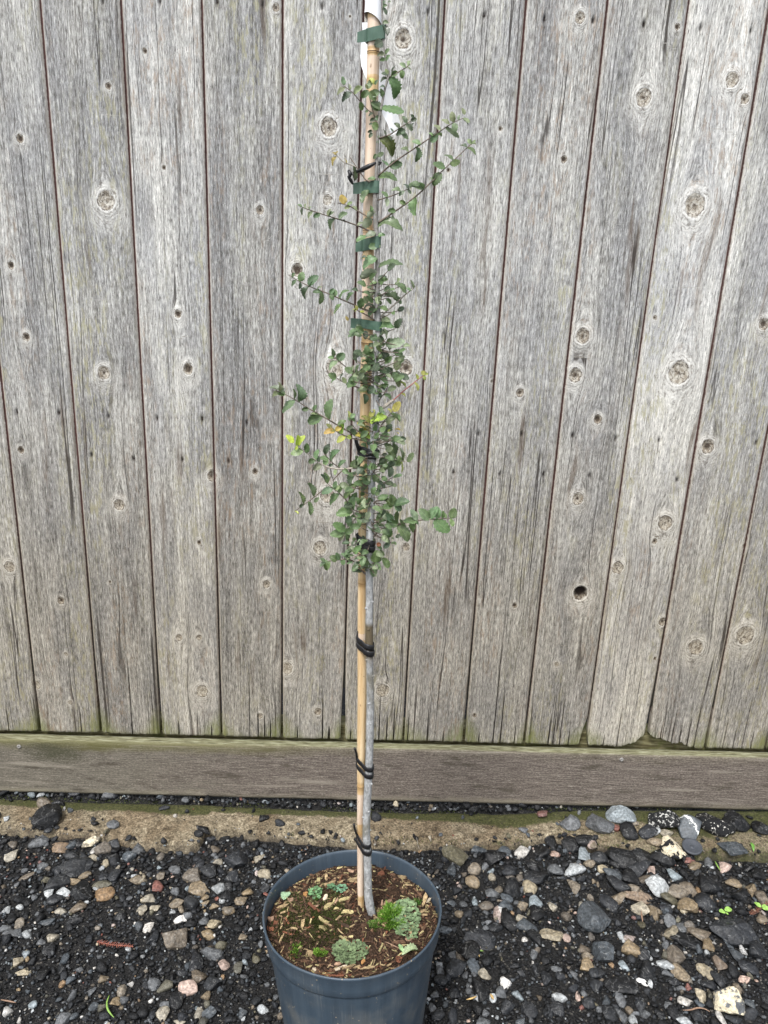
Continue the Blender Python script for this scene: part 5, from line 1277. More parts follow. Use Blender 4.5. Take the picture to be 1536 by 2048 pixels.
def px_tube(path, k, n, mat, name, parent, depth=None, knobs=None):
    P = smoothpath(np.array([(a, b, c) for a, b, c in path], float), k, 2)
    pts = []; rad = []
    for i, (a, b, w) in enumerate(P):
        Y = depth(i / (k - 1)) if depth else YT
        q = onY(a, b, Y); pts.append(q); rad.append(w * mpp(q) / 2)
    pts = np.array(pts); rad = np.array(rad)
    if knobs is not None:
        for i in range(k): rad[i] *= 1 + knobs * float(vnoise(i * .5, 3.3, 5)) 
    V, F = tube(pts, rad, n)
    me = new_mesh(name, V - np.array(BASE), F, True)
    return link(name, me, mat, parent), pts, P
TRK = [(a + (1.2 if b < 640 else 0), b, c * (1.0 if b > 720 else 1.22)) for a, b, c in TRK]
TRUNK, tp, tpx = px_tube(TRK, 420, 14, M_BARK, 'trunk', TREE, lambda t: YT - .003 * smooth01((t - .45) / .2), .07)
# bud scars and pruned stubs on the trunk
SCAR = [(741, 1200, 'r'), (727, 1215, 'l'), (737, 1258, 'c'), (741, 1350, 'r'), (738, 1402, 'c'), (741, 1443, 'c'), (744, 1563, 'r'), (728, 1633, 'l'), (737, 1620, 'c'), (732, 1658, 'c'), (738, 1771, 'c'), (744, 820, 'c'), (745, 870, 'c'), (728, 1320, 'l'), (744, 960, 'c'), (741, 1130, 'c')]
kv, kf = ICO[2]
kme = new_mesh('bud_scar', kv * np.array([1, 1, .7]), kf, True)
for a, b, s_ in SCAR:
    i = int(np.argmin(np.abs(tpx[:, 1] - b))); c = tp[i]; r_ = tpx[i, 2] * mpp(c) / 2
    off = {'r': (.8, -.45), 'l': (-.8, -.45), 'c': ((a - tpx[i, 0]) * mpp(c) / r_, -.85)}[s_]
    p = Vector((c[0] + off[0] * r_, c[1] + off[1] * r_, c[2]))
    link('bud_scar', kme, M_TWIG if s_ == 'c' else M_BARK, TRUNK, Matrix.Translation(p - BASE) @ Matrix.Diagonal((.0022, .0018, .0026, 1)))

LC = {'a': (660, 0, 5.12), 'b': (660, 190, 5.12), 'c': (580, 360, 5.12), 'd': (560, 520, 5.12), 'e': (540, 690, 4.518), 'f': (560, 860, 5.12), 'g': (620, 980, 5.12)}
def cp(k, x, y): o = LC[k]; return (o[0] + x / o[2], o[1] + y / o[2])
BR = """b 3.6 1.6 t|490 830|650 690|920 510|1130 370|1260 280|1360 240
c 3.8 1.8 t|880 450|1080 320|1280 180|1475 -5|1585 -120|1700 -220|1810 -330|1860 -370
b 3.0 1.5 t|475 450|610 410|740 320|810 280|860 240
a 3.0 1.6 t|590 800|640 770|700 740|780 690|820 660
b 2.6 1.4 t|440 190|380 150|350 110|270 20|240 -20|180 -65|140 -95
b 3.4 1.2 t|470 260|450 200|430 130|405 20|400 -30|385 -60
b 3.2 1.6 r|460 900|370 880|280 750|200 630
b 2.4 1.2 y|270 740|225 720|140 690|70 620|20 590
c 3.0 1.4 t|870 215|890 210|1050 160|1150 120|1220 85
c 3.6 1.6 t|860 410|800 380|720 330|600 260|490 235
c 3.6 1.6 t|870 550|820 520|700 470|560 420|460 390|330 350|230 315|140 290|90 260
d 3.6 1.6 t|990 545|900 520|760 460|600 390|440 320|340 290|240 240|140 190|90 150
d 3.2 2.0 t|1010 630|960 610|900 570|800 520|760 490
d 3.4 2.4 p|1010 600|1050 560|1180 450|1300 340|1380 280
e 3.6 1.6 t|980 340|900 330|820 290|740 240|650 170|580 110
e 3.4 1.6 t|960 430|880 410|750 370|670 340|600 300|570 270
e 2.6 1.4 t|970 280|1000 270|1100 255|1150 235
e 7.5 6.5 p|985 590|1050 545|1115 498
e 2.8 1.6 k|1100 510|1120 495|1200 420|1340 310|1400 270
e 2.6 1.6 t|970 520|1000 480|1040 430|1070 360|1040 330
e 4.0 1.6 t|970 860|850 850|740 800|620 730|470 640|340 570|240 500|150 450|50 410
e 3.0 1.6 t|960 880|760 850|680 820|610 790|560 750
e 2.6 1.6 t|900 830|780 770|730 700|720 650
e 4.4 3.4 p|960 900|1040 870|1110 840
e 4.0 1.6 t|950 850|980 800|1010 720|1070 640|1110 600
f 4.8 1.6 p|930 388|810 385|650 400|560 400|450 370|370 310|280 240|220 200|180 160
f 2.6 1.4 t|620 395|540 340|460 250
f 2.6 2.0 t|650 405|600 450|540 520
f 3.0 1.6 p|920 660|870 640|800 600|770 550
f 3.0 1.4 t|740 800|680 720|600 640|520 580|480 540
f 3.0 1.4 t|530 590|450 600|400 650|320 710|210 790|150 830
g 3.6 3.0 p|590 350|520 300|460 260|430 200|400 160
g 3.6 2.0 p|480 270|390 390|350 440
g 5.0 1.8 t|620 510|650 480|700 410|780 385|860 370|960 330|1110 310|1300 295|1440 290
g 3.4 2.0 t|620 170|680 110|760 100|860 150
g 3.0 1.6 t|620 450|680 470|740 500|820 540|870 545
g 3.6 1.6 t|590 880|540 840|500 790|440 720|380 705|260 720|160 730
g 3.0 1.8 t|590 850|620 770|670 740
f 3.0 1.6 t|940 470|1000 540|1060 550|1110 510|1160 480|1240 465
f 3.4 1.6 y|960 220|1080 270|1180 300|1250 320|1340 330
d 2.6 1.8 t|1010 940|1040 920|1090 900
g 2.6 1.4 t|640 640|700 640|740 690""".split('\n')
BM = {'t': M_TWIG, 'p': M_TWIGP, 'r': M_TWIG, 'k': M_TWIGR, 'y': M_TWIGP}
br_data = [(TRUNK, tpx[:, :2], tp)]
for bi, ln in enumerate(BR):
    pt = ln.split('|'); k, w0, w1, c = pt[0].split(); w0, w1 = float(w0), float(w1)
    pp = [cp(k, *map(float, q.split())) for q in pt[1:]]
    d = np.r_[0, np.cumsum([math.dist(pp[i], pp[i + 1]) for i in range(len(pp) - 1)])]
    path = [(p[0], p[1], w0 + (w1 - w0) * t) for p, t in zip(pp, d / d[-1])]
    sgn = lr.uniform(-.35, .12); Lm = d[-1] * .0006
    o, pts, P = px_tube(path, 22, 7, BM[c], 'branch', TREE, lambda t, s=sgn, l=Lm: YT - .001 + s * l * t, .25)
    br_data.append((o, P[:, :2], pts))

LV = """a 540 60 560 0 d .5|a 540 70 580 40 g .5|a 560 70 575 150 d .4|a 590 20 625 10 g .3|a 530 270 555 220 d .5|a 555 240 600 225 l .5|a 560 250 590 370 d .35|a 535 430 465 475 d .9|a 545 560 485 565 l .5|a 545 570 605 495 g .5|a 560 600 612 560 g .5|a 560 600 510 620 g .55|a 590 620 600 580 g .5|a 600 760 528 745 d .45|a 600 750 568 705 l .6|a 620 760 652 665 d .2|a 620 775 695 738 g .6|a 780 690 712 652 l .5|a 800 680 815 612 l .5|a 790 690 828 712 l .3|a 740 735 745 800 g .7|a 615 795 695 1000 g .5|a 570 800 518 832 d .35|a 545 880 508 892 d .35|a 150 880 132 785 g .5|a 150 885 65 960 l .35|a 215 940 120 1025 d .45|a 205 925 195 860 l .5|a 260 950 330 890 l .5|a 395 925 325 1005 g .65|a 400 890 365 860 l .6|a 400 890 435 815 l .5|a 450 870 395 795 y .4|a 460 870 485 815 g .5|a 420 990 505 925 g .6|a 415 935 475 1015 g .7|a 510 990 528 905 g .5
b 310 60 322 160 g .6|b 410 145 362 178 g .6|b 425 105 520 140 g .6|b 430 80 545 150 g .45|b 555 125 752 182 g .30|b 440 180 398 212 d .4|b 455 235 522 245 g .8|b 450 250 408 262 d .6|b 470 350 428 300 g .9|b 440 290 400 300 d .5|b 435 365 388 385 d .6|b 432 385 405 440 d .6|b 515 455 672 602 v .48|b 500 470 492 505 g .6|b 480 615 552 600 g .6|b 472 600 450 655 g .6|b 480 440 505 415 l .5|b 580 420 548 352 d .25|b 600 440 638 455 d .4|b 655 380 622 338 d .35|b 715 330 660 285 d .5|b 790 272 742 215 d .5|b 855 240 828 198 d .6|b 845 275 885 235 d .7|b 770 350 690 410 d .6|b 725 365 792 458 g .3|b 775 320 842 370 l .5|b 840 310 852 282 d .5|b 590 720 535 668 g .25|b 635 740 735 690 g .6|b 805 570 728 545 l .35|b 905 550 900 680 g .4|b 955 490 840 475 g .42|b 1050 420 1010 390 g .4|b 1030 485 1110 400 g .6|b 1100 400 1155 412 g .5|b 1135 340 1070 300 l .35|b 1200 310 1138 262 l .35|b 1195 340 1320 440 g .28|b 1285 290 1292 375 g .65|b 1275 285 1238 175 l .6|b 1290 250 1320 200 l .5|b 1380 205 1360 130 l .5|b 1385 225 1432 280 l .4|b 1360 245 1420 303 d .22|b 1175 740 1058 695 g .45|b 1255 690 1178 600 g .25|b 1258 700 1332 692 g .6|b 1305 630 1352 622 l .3|b 1400 540 1338 510 d .25|b 1400 570 1500 600 g .28|b 1440 525 1408 450 l .6|b 1450 515 1492 465 g .5|b 1460 530 1502 500 l .3|b 1165 800 1055 920 g .62|b 1055 870 1020 840 g .3|b 960 935 905 905 g .5|b 935 920 808 912 g .35|b 500 830 695 845 g .30|b 455 855 388 858 g .35|b 225 762 255 872 d .32|b 70 622 20 595 o .4|b 60 605 75 570 o .35|b 60 630 15 712 o .3|b 180 700 150 650 o .2
c 1140 112 1048 95 g .3|c 1210 80 1168 38 d .3|c 1205 85 1245 62 d .45|c 1215 100 1238 142 d .5|c 1185 128 1118 158 d .5|c 1000 172 940 118 g .42|c 990 190 995 270 u .5|c 560 212 545 150 o .85|c 590 245 635 222 g .5|c 612 300 556 282 v .5|c 700 290 640 268 l .4|c 735 238 812 108 g .38|c 830 330 830 262 g .5|c 850 330 778 368 u .6|c 845 418 740 460 u .75|c 895 430 868 445 g .6|c 895 450 1148 450 g .30|c 1085 322 1005 318 g .6|c 1160 240 1125 212 g .6|c 1290 192 1268 362 g .42|c 1372 62 1210 45 g .22|c 1365 65 1335 30 g .4|c 130 280 82 250 g .5|c 130 292 120 355 d .35|c 150 285 162 238 l .35|c 200 300 212 268 l .4|c 245 330 185 392 l .4|c 315 350 240 375 g .6|c 390 345 442 315 g .4|c 392 340 408 295 l .4|c 455 400 402 492 g .38|c 512 388 582 332 g .45|c 550 392 565 410 d .5|c 700 470 742 428 l .4|c 860 525 778 572 l .45|c 785 572 678 630 g .35|c 895 580 972 545 g .38|c 885 675 810 700 g .75|c 880 705 922 668 g .6|c 860 795 738 880 g .42|c 790 790 728 800 d .25|c 865 942 720 1005 u .38|c 920 882 1150 825 g .2|c 915 1015 992 1000 d .45|c 835 545 855 548 Y .5|c 900 370 880 350 g .5
d 965 128 828 190 u .45|d 1020 212 1102 190 g .42|d 1000 222 922 240 g .42|d 962 308 905 372 u .5|d 1015 340 1045 392 d .3|d 1200 382 1078 350 g .3|d 1290 322 1200 228 g .34|d 1350 290 1328 205 u .2|d 1370 280 1352 235 u .3|d 1335 305 1295 290 g .5|d 1095 482 1005 478 g .38|d 908 552 1005 458 g .38|d 800 462 828 398 g .45|d 880 502 945 440 d .25|d 780 485 745 510 y .4|d 800 500 775 458 y .5|d 820 530 860 522 y .5|d 780 510 760 530 y .4|d 150 185 140 128 g .6|d 210 212 222 122 g .7|d 172 205 108 270 g .35|d 212 232 208 298 d .42|d 285 248 332 198 d .2|d 322 255 378 150 g .52|d 272 288 240 395 d .35|d 372 292 422 265 l .35|d 415 322 342 325 g .5|d 425 350 430 450 g .38|d 500 335 545 288 g .6|d 572 382 575 305 g .8|d 500 368 552 402 g .7|d 620 380 690 282 g .2|d 702 420 750 335 g .2|d 635 448 558 552 g .2|d 702 622 668 580 o .55|d 1040 580 1090 602 d .5|d 1030 642 1072 612 l .5|d 1038 682 1160 652 g .4|d 795 712 708 732 g .35|d 832 720 698 780 g .35|d 868 720 885 810 d .65|d 985 795 918 785 g .75|d 1040 762 1102 718 d .42|d 1045 780 1055 845 d .6|d 980 832 1055 845 l .4|d 968 905 1040 852 g .65|d 905 890 950 850 d .6|d 1075 855 1272 852 l .48|d 1090 840 1135 915 g .5|d 1040 932 1105 1025 d .6|d 1090 840 1130 800 g .4
e 930 105 848 90 g .75|e 880 65 925 35 l .5|e 950 150 862 130 g .7|e 945 170 862 215 g .8|e 945 145 995 70 g .5|e 1005 62 1062 142 d .52|e 978 190 1080 250 d .42|e 1105 250 1055 208 d .5|e 1150 240 1140 115 l .55|e 1140 250 1170 280 d .9|e 1092 262 1168 382 l .42|e 1180 335 1225 382 y .2|e 820 262 862 208 g .6|e 855 335 885 268 g .6|e 870 392 852 318 g .5|e 920 280 985 340 g .6|e 985 300 1065 345 g .42|e 988 370 922 342 Y .5|e 980 368 878 428 g .78|e 850 440 872 528 g .5|e 870 430 808 424 y .25|e 1000 380 1042 402 d .45|e 985 425 1012 465 d .7|e 1048 450 1102 482 g .42|e 575 108 568 32 g .42|e 580 112 525 118 g .5|e 608 132 662 68 g .85|e 605 162 528 208 l .38|e 745 245 678 205 g .65|e 740 225 762 188 l .5|e 790 252 812 180 g .2|e 602 302 535 255 g .72|e 590 312 550 335 g .3|e 638 312 652 250 d .16|e 680 352 655 290 l .55|e 708 352 775 278 g .42|e 1390 262 1372 232 y .85|e 1395 270 1428 252 y .75|e 1398 285 1408 315 y .7|e 1332 300 1322 262 y .45|e 1312 350 1352 408 y .32|e 1190 442 1228 465 y .32|e 1118 605 1180 518 h .6|e 1105 612 1068 572 y .4|e 1108 640 1178 690 g .16|e 1062 722 1105 640 l .5|e 150 458 5 368 l .3|e 135 458 68 440 g .5|e 72 430 18 472 l .4|e 100 402 92 340 l .35|e 262 500 258 368 g .46|e 225 472 222 400 g .22|e 222 520 102 602 g .34|e 345 572 288 590 g .6|e 410 612 412 540 g .5|e 458 640 338 692 g .58|e 442 638 368 622 l .3|e 510 648 542 498 g .36|e 720 662 712 598 y .45|e 735 662 760 618 g .7|e 735 682 700 658 g .5|e 640 712 682 678 g .4|e 600 762 492 795 o .5|e 560 732 512 708 v .5|e 590 762 640 732 h .7|e 582 800 538 760 y .5|e 650 812 662 702 Y .5|e 690 825 640 842 y .5|e 682 840 608 882 y .5|e 730 845 688 828 Y .6|e 872 742 795 702 h .45|e 850 790 905 775 y .5|e 890 792 848 728 h .5|e 862 822 765 808 h .42|e 868 812 918 842 Y .5|e 900 705 832 638 y .42|e 905 705 1052 655 Y .40|e 900 655 948 588 y .55|e 958 622 1045 620 g .35|e 942 770 952 720 g .6|e 985 835 912 800 g .85|e 1000 872 918 850 d .75|e 1082 812 995 832 g .75|e 1062 792 1005 770 d .5|e 870 890 825 848 g .6|e 885 905 902 855 d .65|e 940 935 962 868 d .75|e 705 762 745 728 d .5|e 782 805 715 762 d .5|e 1092 765 1055 782 y .4|e 1130 762 1182 772 o .25|e 1145 790 1170 802 o .3|e 218 885 150 812 Z .5|e 235 892 242 818 Z .5|e 245 895 295 812 Z .42|e 235 900 232 948 Z .6
f 212 222 108 232 g .55|f 290 232 285 138 g .52|f 370 292 390 198 g .42|f 350 312 288 338 g .65|f 402 332 382 268 g .5|f 430 382 342 412 l .62|f 462 252 478 138 d .42|f 455 255 492 172 d .5|f 500 302 408 280 g .52|f 470 302 448 362 g .65|f 535 302 608 208 g .32|f 600 362 662 298 g .36|f 560 402 560 462 l .5|f 655 415 692 450 l .5|f 720 372 785 298 g .65|f 800 375 792 262 d .42|f 545 342 468 405 d .25|f 500 542 468 438 g .36|f 470 562 428 458 d .35|f 535 602 422 640 g .52|f 548 602 582 530 g .52|f 598 640 682 548 g .42|f 560 622 602 568 l .7|f 650 682 772 560 g .36|f 720 568 772 425 g .42|f 602 672 508 762 g .38|f 752 645 790 560 g .2|f 332 682 278 552 g .32|f 350 742 392 688 g .55|f 228 745 190 635 g .25|f 215 802 238 758 d .6|f 298 742 302 872 g .36|f 150 830 188 862 y .32|f 775 538 840 520 d .55|f 932 512 838 532 g .75|f 850 605 902 540 g .55|f 942 512 1002 458 g .68|f 890 460 912 482 g .6|f 1010 272 1000 198 d .7|f 1040 262 1092 240 d .6|f 1082 302 1018 332 d .6|f 1180 262 1078 138 g .48|f 1192 242 1150 135 g .36|f 1095 288 1232 362 g .55|f 1218 262 1230 368 g .5|f 1240 312 1238 185 l .22|f 1262 322 1275 228 l .25|f 1298 335 1372 238 l .48|f 1252 335 1248 442 y .14|f 1090 322 1038 438 g .52|f 1108 352 1122 485 l .45|f 1062 342 978 372 g .32|f 1158 482 1252 465 g .36|f 1100 512 1038 480 g .6|f 1022 522 978 480 g .6|f 1080 562 1162 558 d .5|f 1062 572 998 530 d .6|f 1052 582 1008 622 g .42|f 1030 442 998 505 g .4|f 1022 642 978 662 g .75|f 1040 622 982 620 g .7|f 1022 702 1102 665 g .5|f 1190 742 1128 658 g .5
g 682 62 692 8 g .7|g 720 92 795 48 g .5|g 638 122 600 78 d .8|g 592 142 552 108 g .6|g 862 152 768 98 g .55|g 850 152 838 55 g .42|g 888 142 1008 98 g .46|g 868 165 942 195 g .8|g 862 162 758 192 g .52|g 782 232 652 178 g .42|g 852 322 778 238 g .6|g 762 250 672 348 g .52|g 898 362 780 338 g .62|g 700 362 768 360 g .42|g 690 412 598 358 g .42|g 800 390 800 495 g .78|g 902 352 908 215 g .32|g 920 300 972 372 g .4|g 908 370 1025 518 g .5|g 1050 332 1038 442 g .45|g 1062 318 1118 342 g .5|g 1090 292 1035 198 l .45|g 1112 322 955 308 g .4|g 1232 292 1115 208 g .6|g 1238 282 1295 165 g .52|g 1332 282 1288 178 g .62|g 1342 272 1352 215 g .4|g 1288 308 1415 442 g .6|g 1400 282 1348 238 g .42|g 1438 282 1492 188 g .68|g 1430 292 1462 375 g .52|g 872 482 932 460 d .6|g 812 542 728 478 d .46|g 818 552 755 592 d .6|g 828 540 888 555 g .5|g 742 602 688 578 g .5|g 860 502 830 490 g .5|g 728 558 678 560 r .8|g 480 340 492 392 r .5|g 652 508 598 568 v .7|g 432 212 268 242 g .55|g 430 200 438 75 g .45|g 465 182 480 28 g .4|g 422 172 358 120 g .75|g 480 202 595 155 g .45|g 500 248 625 300 g .70|g 498 268 532 335 l .4|g 420 268 368 332 g .7|g 390 372 412 275 g .5|g 350 402 238 338 g .52|g 340 442 205 452 g .55|g 348 452 435 400 g .6|g 400 382 472 358 g .7|g 388 440 402 515 g .5|g 330 472 285 525 l .5|g 412 542 328 545 g .45|g 430 562 442 520 l .5|g 448 652 525 578 g .52|g 432 620 338 662 g .45|g 430 612 378 642 g .4|g 540 600 552 652 d .6|g 480 552 518 508 l .2|g 270 712 205 690 g .85|g 290 702 258 648 g .6|g 155 742 108 698 g .5|g 160 738 102 782 g .42|g 182 762 148 720 g .5|g 218 762 162 832 g .52|g 342 712 320 760 g .8|g 442 742 378 748 g .42|g 440 702 338 648 g .42|g 432 702 408 732 g .5|g 632 722 498 678 g .5|g 562 712 458 700 d .4|g 600 752 538 730 g .6|g 612 762 518 802 g .5|g 672 702 668 618 g .75|g 722 712 732 618 g .6|g 700 732 722 802 g .42|g 742 722 798 802 g .52|g 682 742 648 772 g .5|g 630 772 672 885 g .56|g 602 802 558 822 d .5|g 532 822 438 830 d .36"""
LCOL = {'g': (.100, .160, .066), 'd': (.052, .080, .042), 'l': (.195, .240, .135), 'y': (.26, .28, .06), 'Y': (.20, .32, .035), 'Z': (.31, .38, .05), 'o': (.36, .27, .07), 'h': (.30, .25, .045), 'u': (.22, .26, .16), 'v': (.10, .125, .035), 'r': (.36, .14, .07)}
nl = 0
allpx = [(q[1], q[2], q[0]) for q in br_data]
for ln in LV.split('\n'):
    for it in ln.split('|'):
        k = ln[0]; t = it.split()
        if t[0] in LC: k = t[0]; t = t[1:]
        bx, by, tx, ty = map(float, t[:4]); code = t[4]; w = float(t[5])
        p0 = cp(k, bx, by); p1 = cp(k, tx, ty)
        best = None
        for P2, P3, ob in allpx:
            dd = (P2[:, 0] - p0[0]) ** 2 + (P2[:, 1] - p0[1]) ** 2; i = int(dd.argmin())
            if best is None or dd[i] < best[0]: best = (dd[i], P3[i], ob, i)
        Yb = float(best[1][1]) - (.005 if best[2] is TRUNK else .0008)
        A = Vector(onY(p0[0], p0[1], Yb))
        if best[0] < 60:                          # root the leaf on its twig
            A = Vector(best[1]) + Vector((0, -.0008 if best[2] is not TRUNK else -float(tpx[best[3], 2]) * mpp(best[1]) / 2.2, 0))
        lenpx = math.dist(p0, p1)
        oy = lr.uniform(-.35, .25) * lenpx * mpp(A)
        if best[2] is TRUNK: oy = -abs(oy)
        Bp = Vector(onY(p1[0], p1[1], float(A.y) + oy))
        d = Bp - A; L = d.length; x = d.normalized()
        vd = (Vector(CAM) - A).normalized(); n0 = (vd - x * vd.dot(x)).normalized()
        real = .60; ratio = w * 1.05 / real
        ang = math.acos(min(1, ratio)) if ratio < 1 else lr.uniform(-.3, .3)
        # leaves turn their face up to the sky when they tilt
        sgn = 1 if (Matrix.Rotation(ang, 3, x) @ n0).z > (Matrix.Rotation(-ang, 3, x) @ n0).z else -1
        if code == 'u': sgn = -sgn
        zax = Matrix.Rotation(sgn * ang, 3, x) @ n0
        if code == 'u': zax = -zax
        y = zax.cross(x).normalized(); wr = real * max(1, ratio)
        M = Matrix(((x.x, y.x, zax.x, A.x), (x.y, y.y, zax.y, A.y), (x.z, y.z, zax.z, A.z), (0, 0, 0, 1))) @ Matrix.Diagonal((L * 1.02, L * wr * 1.0, L * lr.uniform(.6, 1.4), 1))
        c = np.array(LCOL[code]) * lr.uniform(.62, 1.38) * np.array([lr.uniform(.9, 1.12), 1, lr.uniform(.85, 1.2)])
        link('leaf', LEAF[int(lr.integers(10))], None, best[2], Matrix.Translation(-BASE) @ M, tuple(c)); nl += 1
for _ in range(190):                            # small inner leaves crowding the stem in the bushy stretches
    py = lr.choice([lr.uniform(655, 800), lr.uniform(840, 1140), lr.uniform(560, 640)], p=[.3, .6, .1])
    i = int(np.argmin(np.abs(tpx[:, 1] - py))); c = tp[i]; rad = tpx[i, 2] * mpp(c) / 2
    th = lr.uniform(-3.0, .1) if lr.random() < .75 else lr.uniform(0, 6.28)
    o3 = Vector((math.cos(th), math.sin(th) * .8, lr.uniform(-.25, .7))).normalized(); st = lr.uniform(.002, .030)
    A = Vector(c) + Vector((math.cos(th), math.sin(th), 0)) * rad + o3 * st; L = lr.uniform(.008, .0145)
    x = (o3 + Vector((lr.normal() * .6, lr.normal() * .3, lr.normal() * .6))).normalized()
    up = Vector((lr.normal() * .5, -.9 + lr.normal() * .3, .7)); y = up.cross(x).normalized(); z = x.cross(y)
    M = Matrix(((x.x, y.x, z.x, A.x), (x.y, y.y, z.y, A.y), (x.z, y.z, z.z, A.z), (0, 0, 0, 1))) @ Matrix.Diagonal((L, L * .62, L, 1))
    lf = link('leaf', LEAF[int(lr.integers(10))], None, TRUNK, Matrix.Translation(-BASE) @ M, tuple(np.array(LCOL['gdgl'[int(lr.integers(4))]]) * lr.uniform(.75, 1.2)))
    if st > .006:
        v, f = tube([np.array(c), np.array(Vector(c) + (A - Vector(c)) * .6) + np.array([0, 0, -.001]), np.array(A)], [.0007, .0006, .0005], 5)
        link('petiole', new_mesh('petiole', v - np.array(BASE), f, True), M_TWIG, TRUNK)
print('leaves', nl)

# ------------------------------------------------------------------ ties, tapes, paper label
def trunk_at(py):
    i = int(np.argmin(np.abs(tpx[:, 1] - py))); return tp[i], tpx[i, 2] * mpp(tp[i]) / 2
def hull_loop(c1, r1, c2, r2, n=44, pad=.0006):
    pts = []
    for c, r_ in ((c1, r1), (c2, r2)):
        for i in range(36): a = i / 36 * 6.2832; pts.append((c[0] + (r_ + pad) * math.cos(a), c[1] + (r_ + pad) * math.sin(a)))
    pts = sorted(set(pts))
    def half(ps):
        h = []
        for p in ps:
            while len(h) >= 2 and (h[-1][0] - h[-2][0]) * (p[1] - h[-2][1]) - (h[-1][1] - h[-2][1]) * (p[0] - h[-2][0]) <= 0: h.pop()
            h.append(p)
        return h
    lo = half(pts); up = half(pts[::-1]); H = lo[:-1] + up[:-1] + [lo[0]]
    return resample(H, n + 1)[:-1]
def band(loops, name, mat, label, cat, group=None, tails=(), mat2=None):
    V = []; F = []
    for (py, hgt_px, tilt, th, bul) in loops:
        s, sr_ = stake_at(py); t, tr = trunk_at(py); m = mpp(s)
        H = hull_loop(s[:2], sr_, t[:2], tr); n = len(H); cx = H[:, 0].mean()
        c0 = H.mean(0); h = hgt_px * m / 2 / .96; o = len(V); z0 = (s[2] + t[2]) / 2
        ring = [(0, -h * .75), (th * .8, -h), (th, -h * .5), (th * (1 + bul), 0), (th, h * .5), (th * .8, h), (0, h * .75)]
        for i in range(n):
            q = H[i]; tg = H[(i + 1) % n] - H[i - 1]; nn = np.array([tg[1], -tg[0]]); nn /= np.linalg.norm(nn)
            if nn @ (q - c0) < 0: nn = -nn
            zt = z0 - tilt * (q[0] - cx) + .0004 * math.sin(i * .9)
            for (dr, dz) in ring: V.append((q[0] + nn[0] * dr, q[1] + nn[1] * dr, zt + dz))
        k = len(ring)
        for i in range(n):
            for j in range(k): a = o + i * k + j; b = o + ((i + 1) % n) * k + j; a2 = o + i * k + (j + 1) % k; b2 = o + ((i + 1) % n) * k + (j + 1) % k; F.append((a, b, b2, a2))
    for path, w in tails:
        pts = [onY(a, b, Y_) for a, b, Y_ in path]; tv, tf = tube(smoothpath(pts, 10, 1), [w * mpp(pts[0]) / 2] * 10, 8); o = len(V); V += list(map(tuple, tv)); F += [tuple(i + o for i in q) for q in tf]
    V = np.array(V); c = V.mean(0); o = link(name, new_mesh(name, V - c, F, True), mat, None, Matrix.Translation(Vector(c)))
    tag(o, label, cat, group); return o
GT = 'black ties strapping the trunk to the cane'
band([(1679, 10.5, .20, .0015, .25), (1692, 10.5, .20, .0015, .25)], 'tree_tie', M_TIE, 'lowest black tie, just above the back rim of the pot', 'tie', GT, [([(713, 1668, -.540), (709, 1656, -.544), (708, 1648, -.546)], 4.5)])
band([(1526, 10.5, .18, .0015, .25), (1540, 10.5, .18, .0015, .25)], 'tree_tie', M_TIE, 'black double tie in front of the brown kick board', 'tie', GT, [([(714, 1515, -.54), (712, 1503, -.544), (709, 1496, -.546)], 4.5)])
band([(1285, 12, .20, .0016, .25), (1297, 12, .20, .0016, .25)], 'tree_tie', M_TIE, 'black double tie on the bare trunk, next above the kick board', 'tie', GT, [([(716, 1286, -.541), (714.5, 1272, -.541), (715, 1262, -.54)], 2.2)])
band([(1079, 14, .12, .0020, .2), (1091, 13, .1, .0020, .2)], 'tree_tie', M_TIE, 'black tie bundle in the lowest leaves, beside a round reddish leaf', 'tie', GT, [([(716, 1084, -.542), (714, 1075, -.542), (713, 1067, -.541)], 4)])
band([(897, 9, .04, .0020, .3), (903, 9, -.02, .0024, .3), (909, 7, .03, .0018, .3)], 'tree_tie', M_TIE, 'thick black tie wound under the yellow-green leaf cluster', 'tie', GT, [([(719, 903, -.545), (714, 890, -.548), (711, 876, -.548)], 7)])
# loose upper tie with a knot hanging left
def upper_tie():
    V = []; F = []
    def add(path, rad, k=18):
        P = smoothpath([onY(a, b, Y_) for a, b, Y_ in path], k, 2); r_ = np.interp(np.linspace(0, 1, k), np.linspace(0, 1, len(rad)), rad) * mpp(P[0]) / 2
        v, f = tube(P, r_, 8); o = len(V); V.extend(map(tuple, v)); F.extend([tuple(i + o for i in q) for q in f])
    add([(705, 347, -.549), (718, 341, -.552), (735, 334, -.556), (748, 327, -.557), (757, 323, -.553), (763, 326, -.549), (762, 329, -.545)], [2.5, 5, 9, 9, 5, 3, 2])
    add([(705, 347, -.549), (722, 343, -.533), (744, 336, -.526), (760, 328, -.53), (763, 324, -.545)], [3, 5, 6, 4, 2])
    add([(697, 341, -.549), (701, 348, -.551), (698, 356, -.550), (703, 362, -.549), (706, 369, -.549)], [6, 8, 6, 7, 3])
    add([(704, 345, -.551), (708, 352, -.553), (710, 362, -.551)], [5, 5, 2])
    add([(696, 352, -.548), (699, 360, -.548), (704, 368, -.549)], [4, 4, 2])
    V = np.array(V); c = V.mean(0); o = link('tree_tie', new_mesh('tree_tie', V - c, F, True), M_TIE, None, Matrix.Translation(Vector(c)))
    tag(o, 'loose black tie crossing the cane near the top with its knot hanging left', 'tie', GT)
upper_tie()
GTP = 'green tapes round cane and trunk'
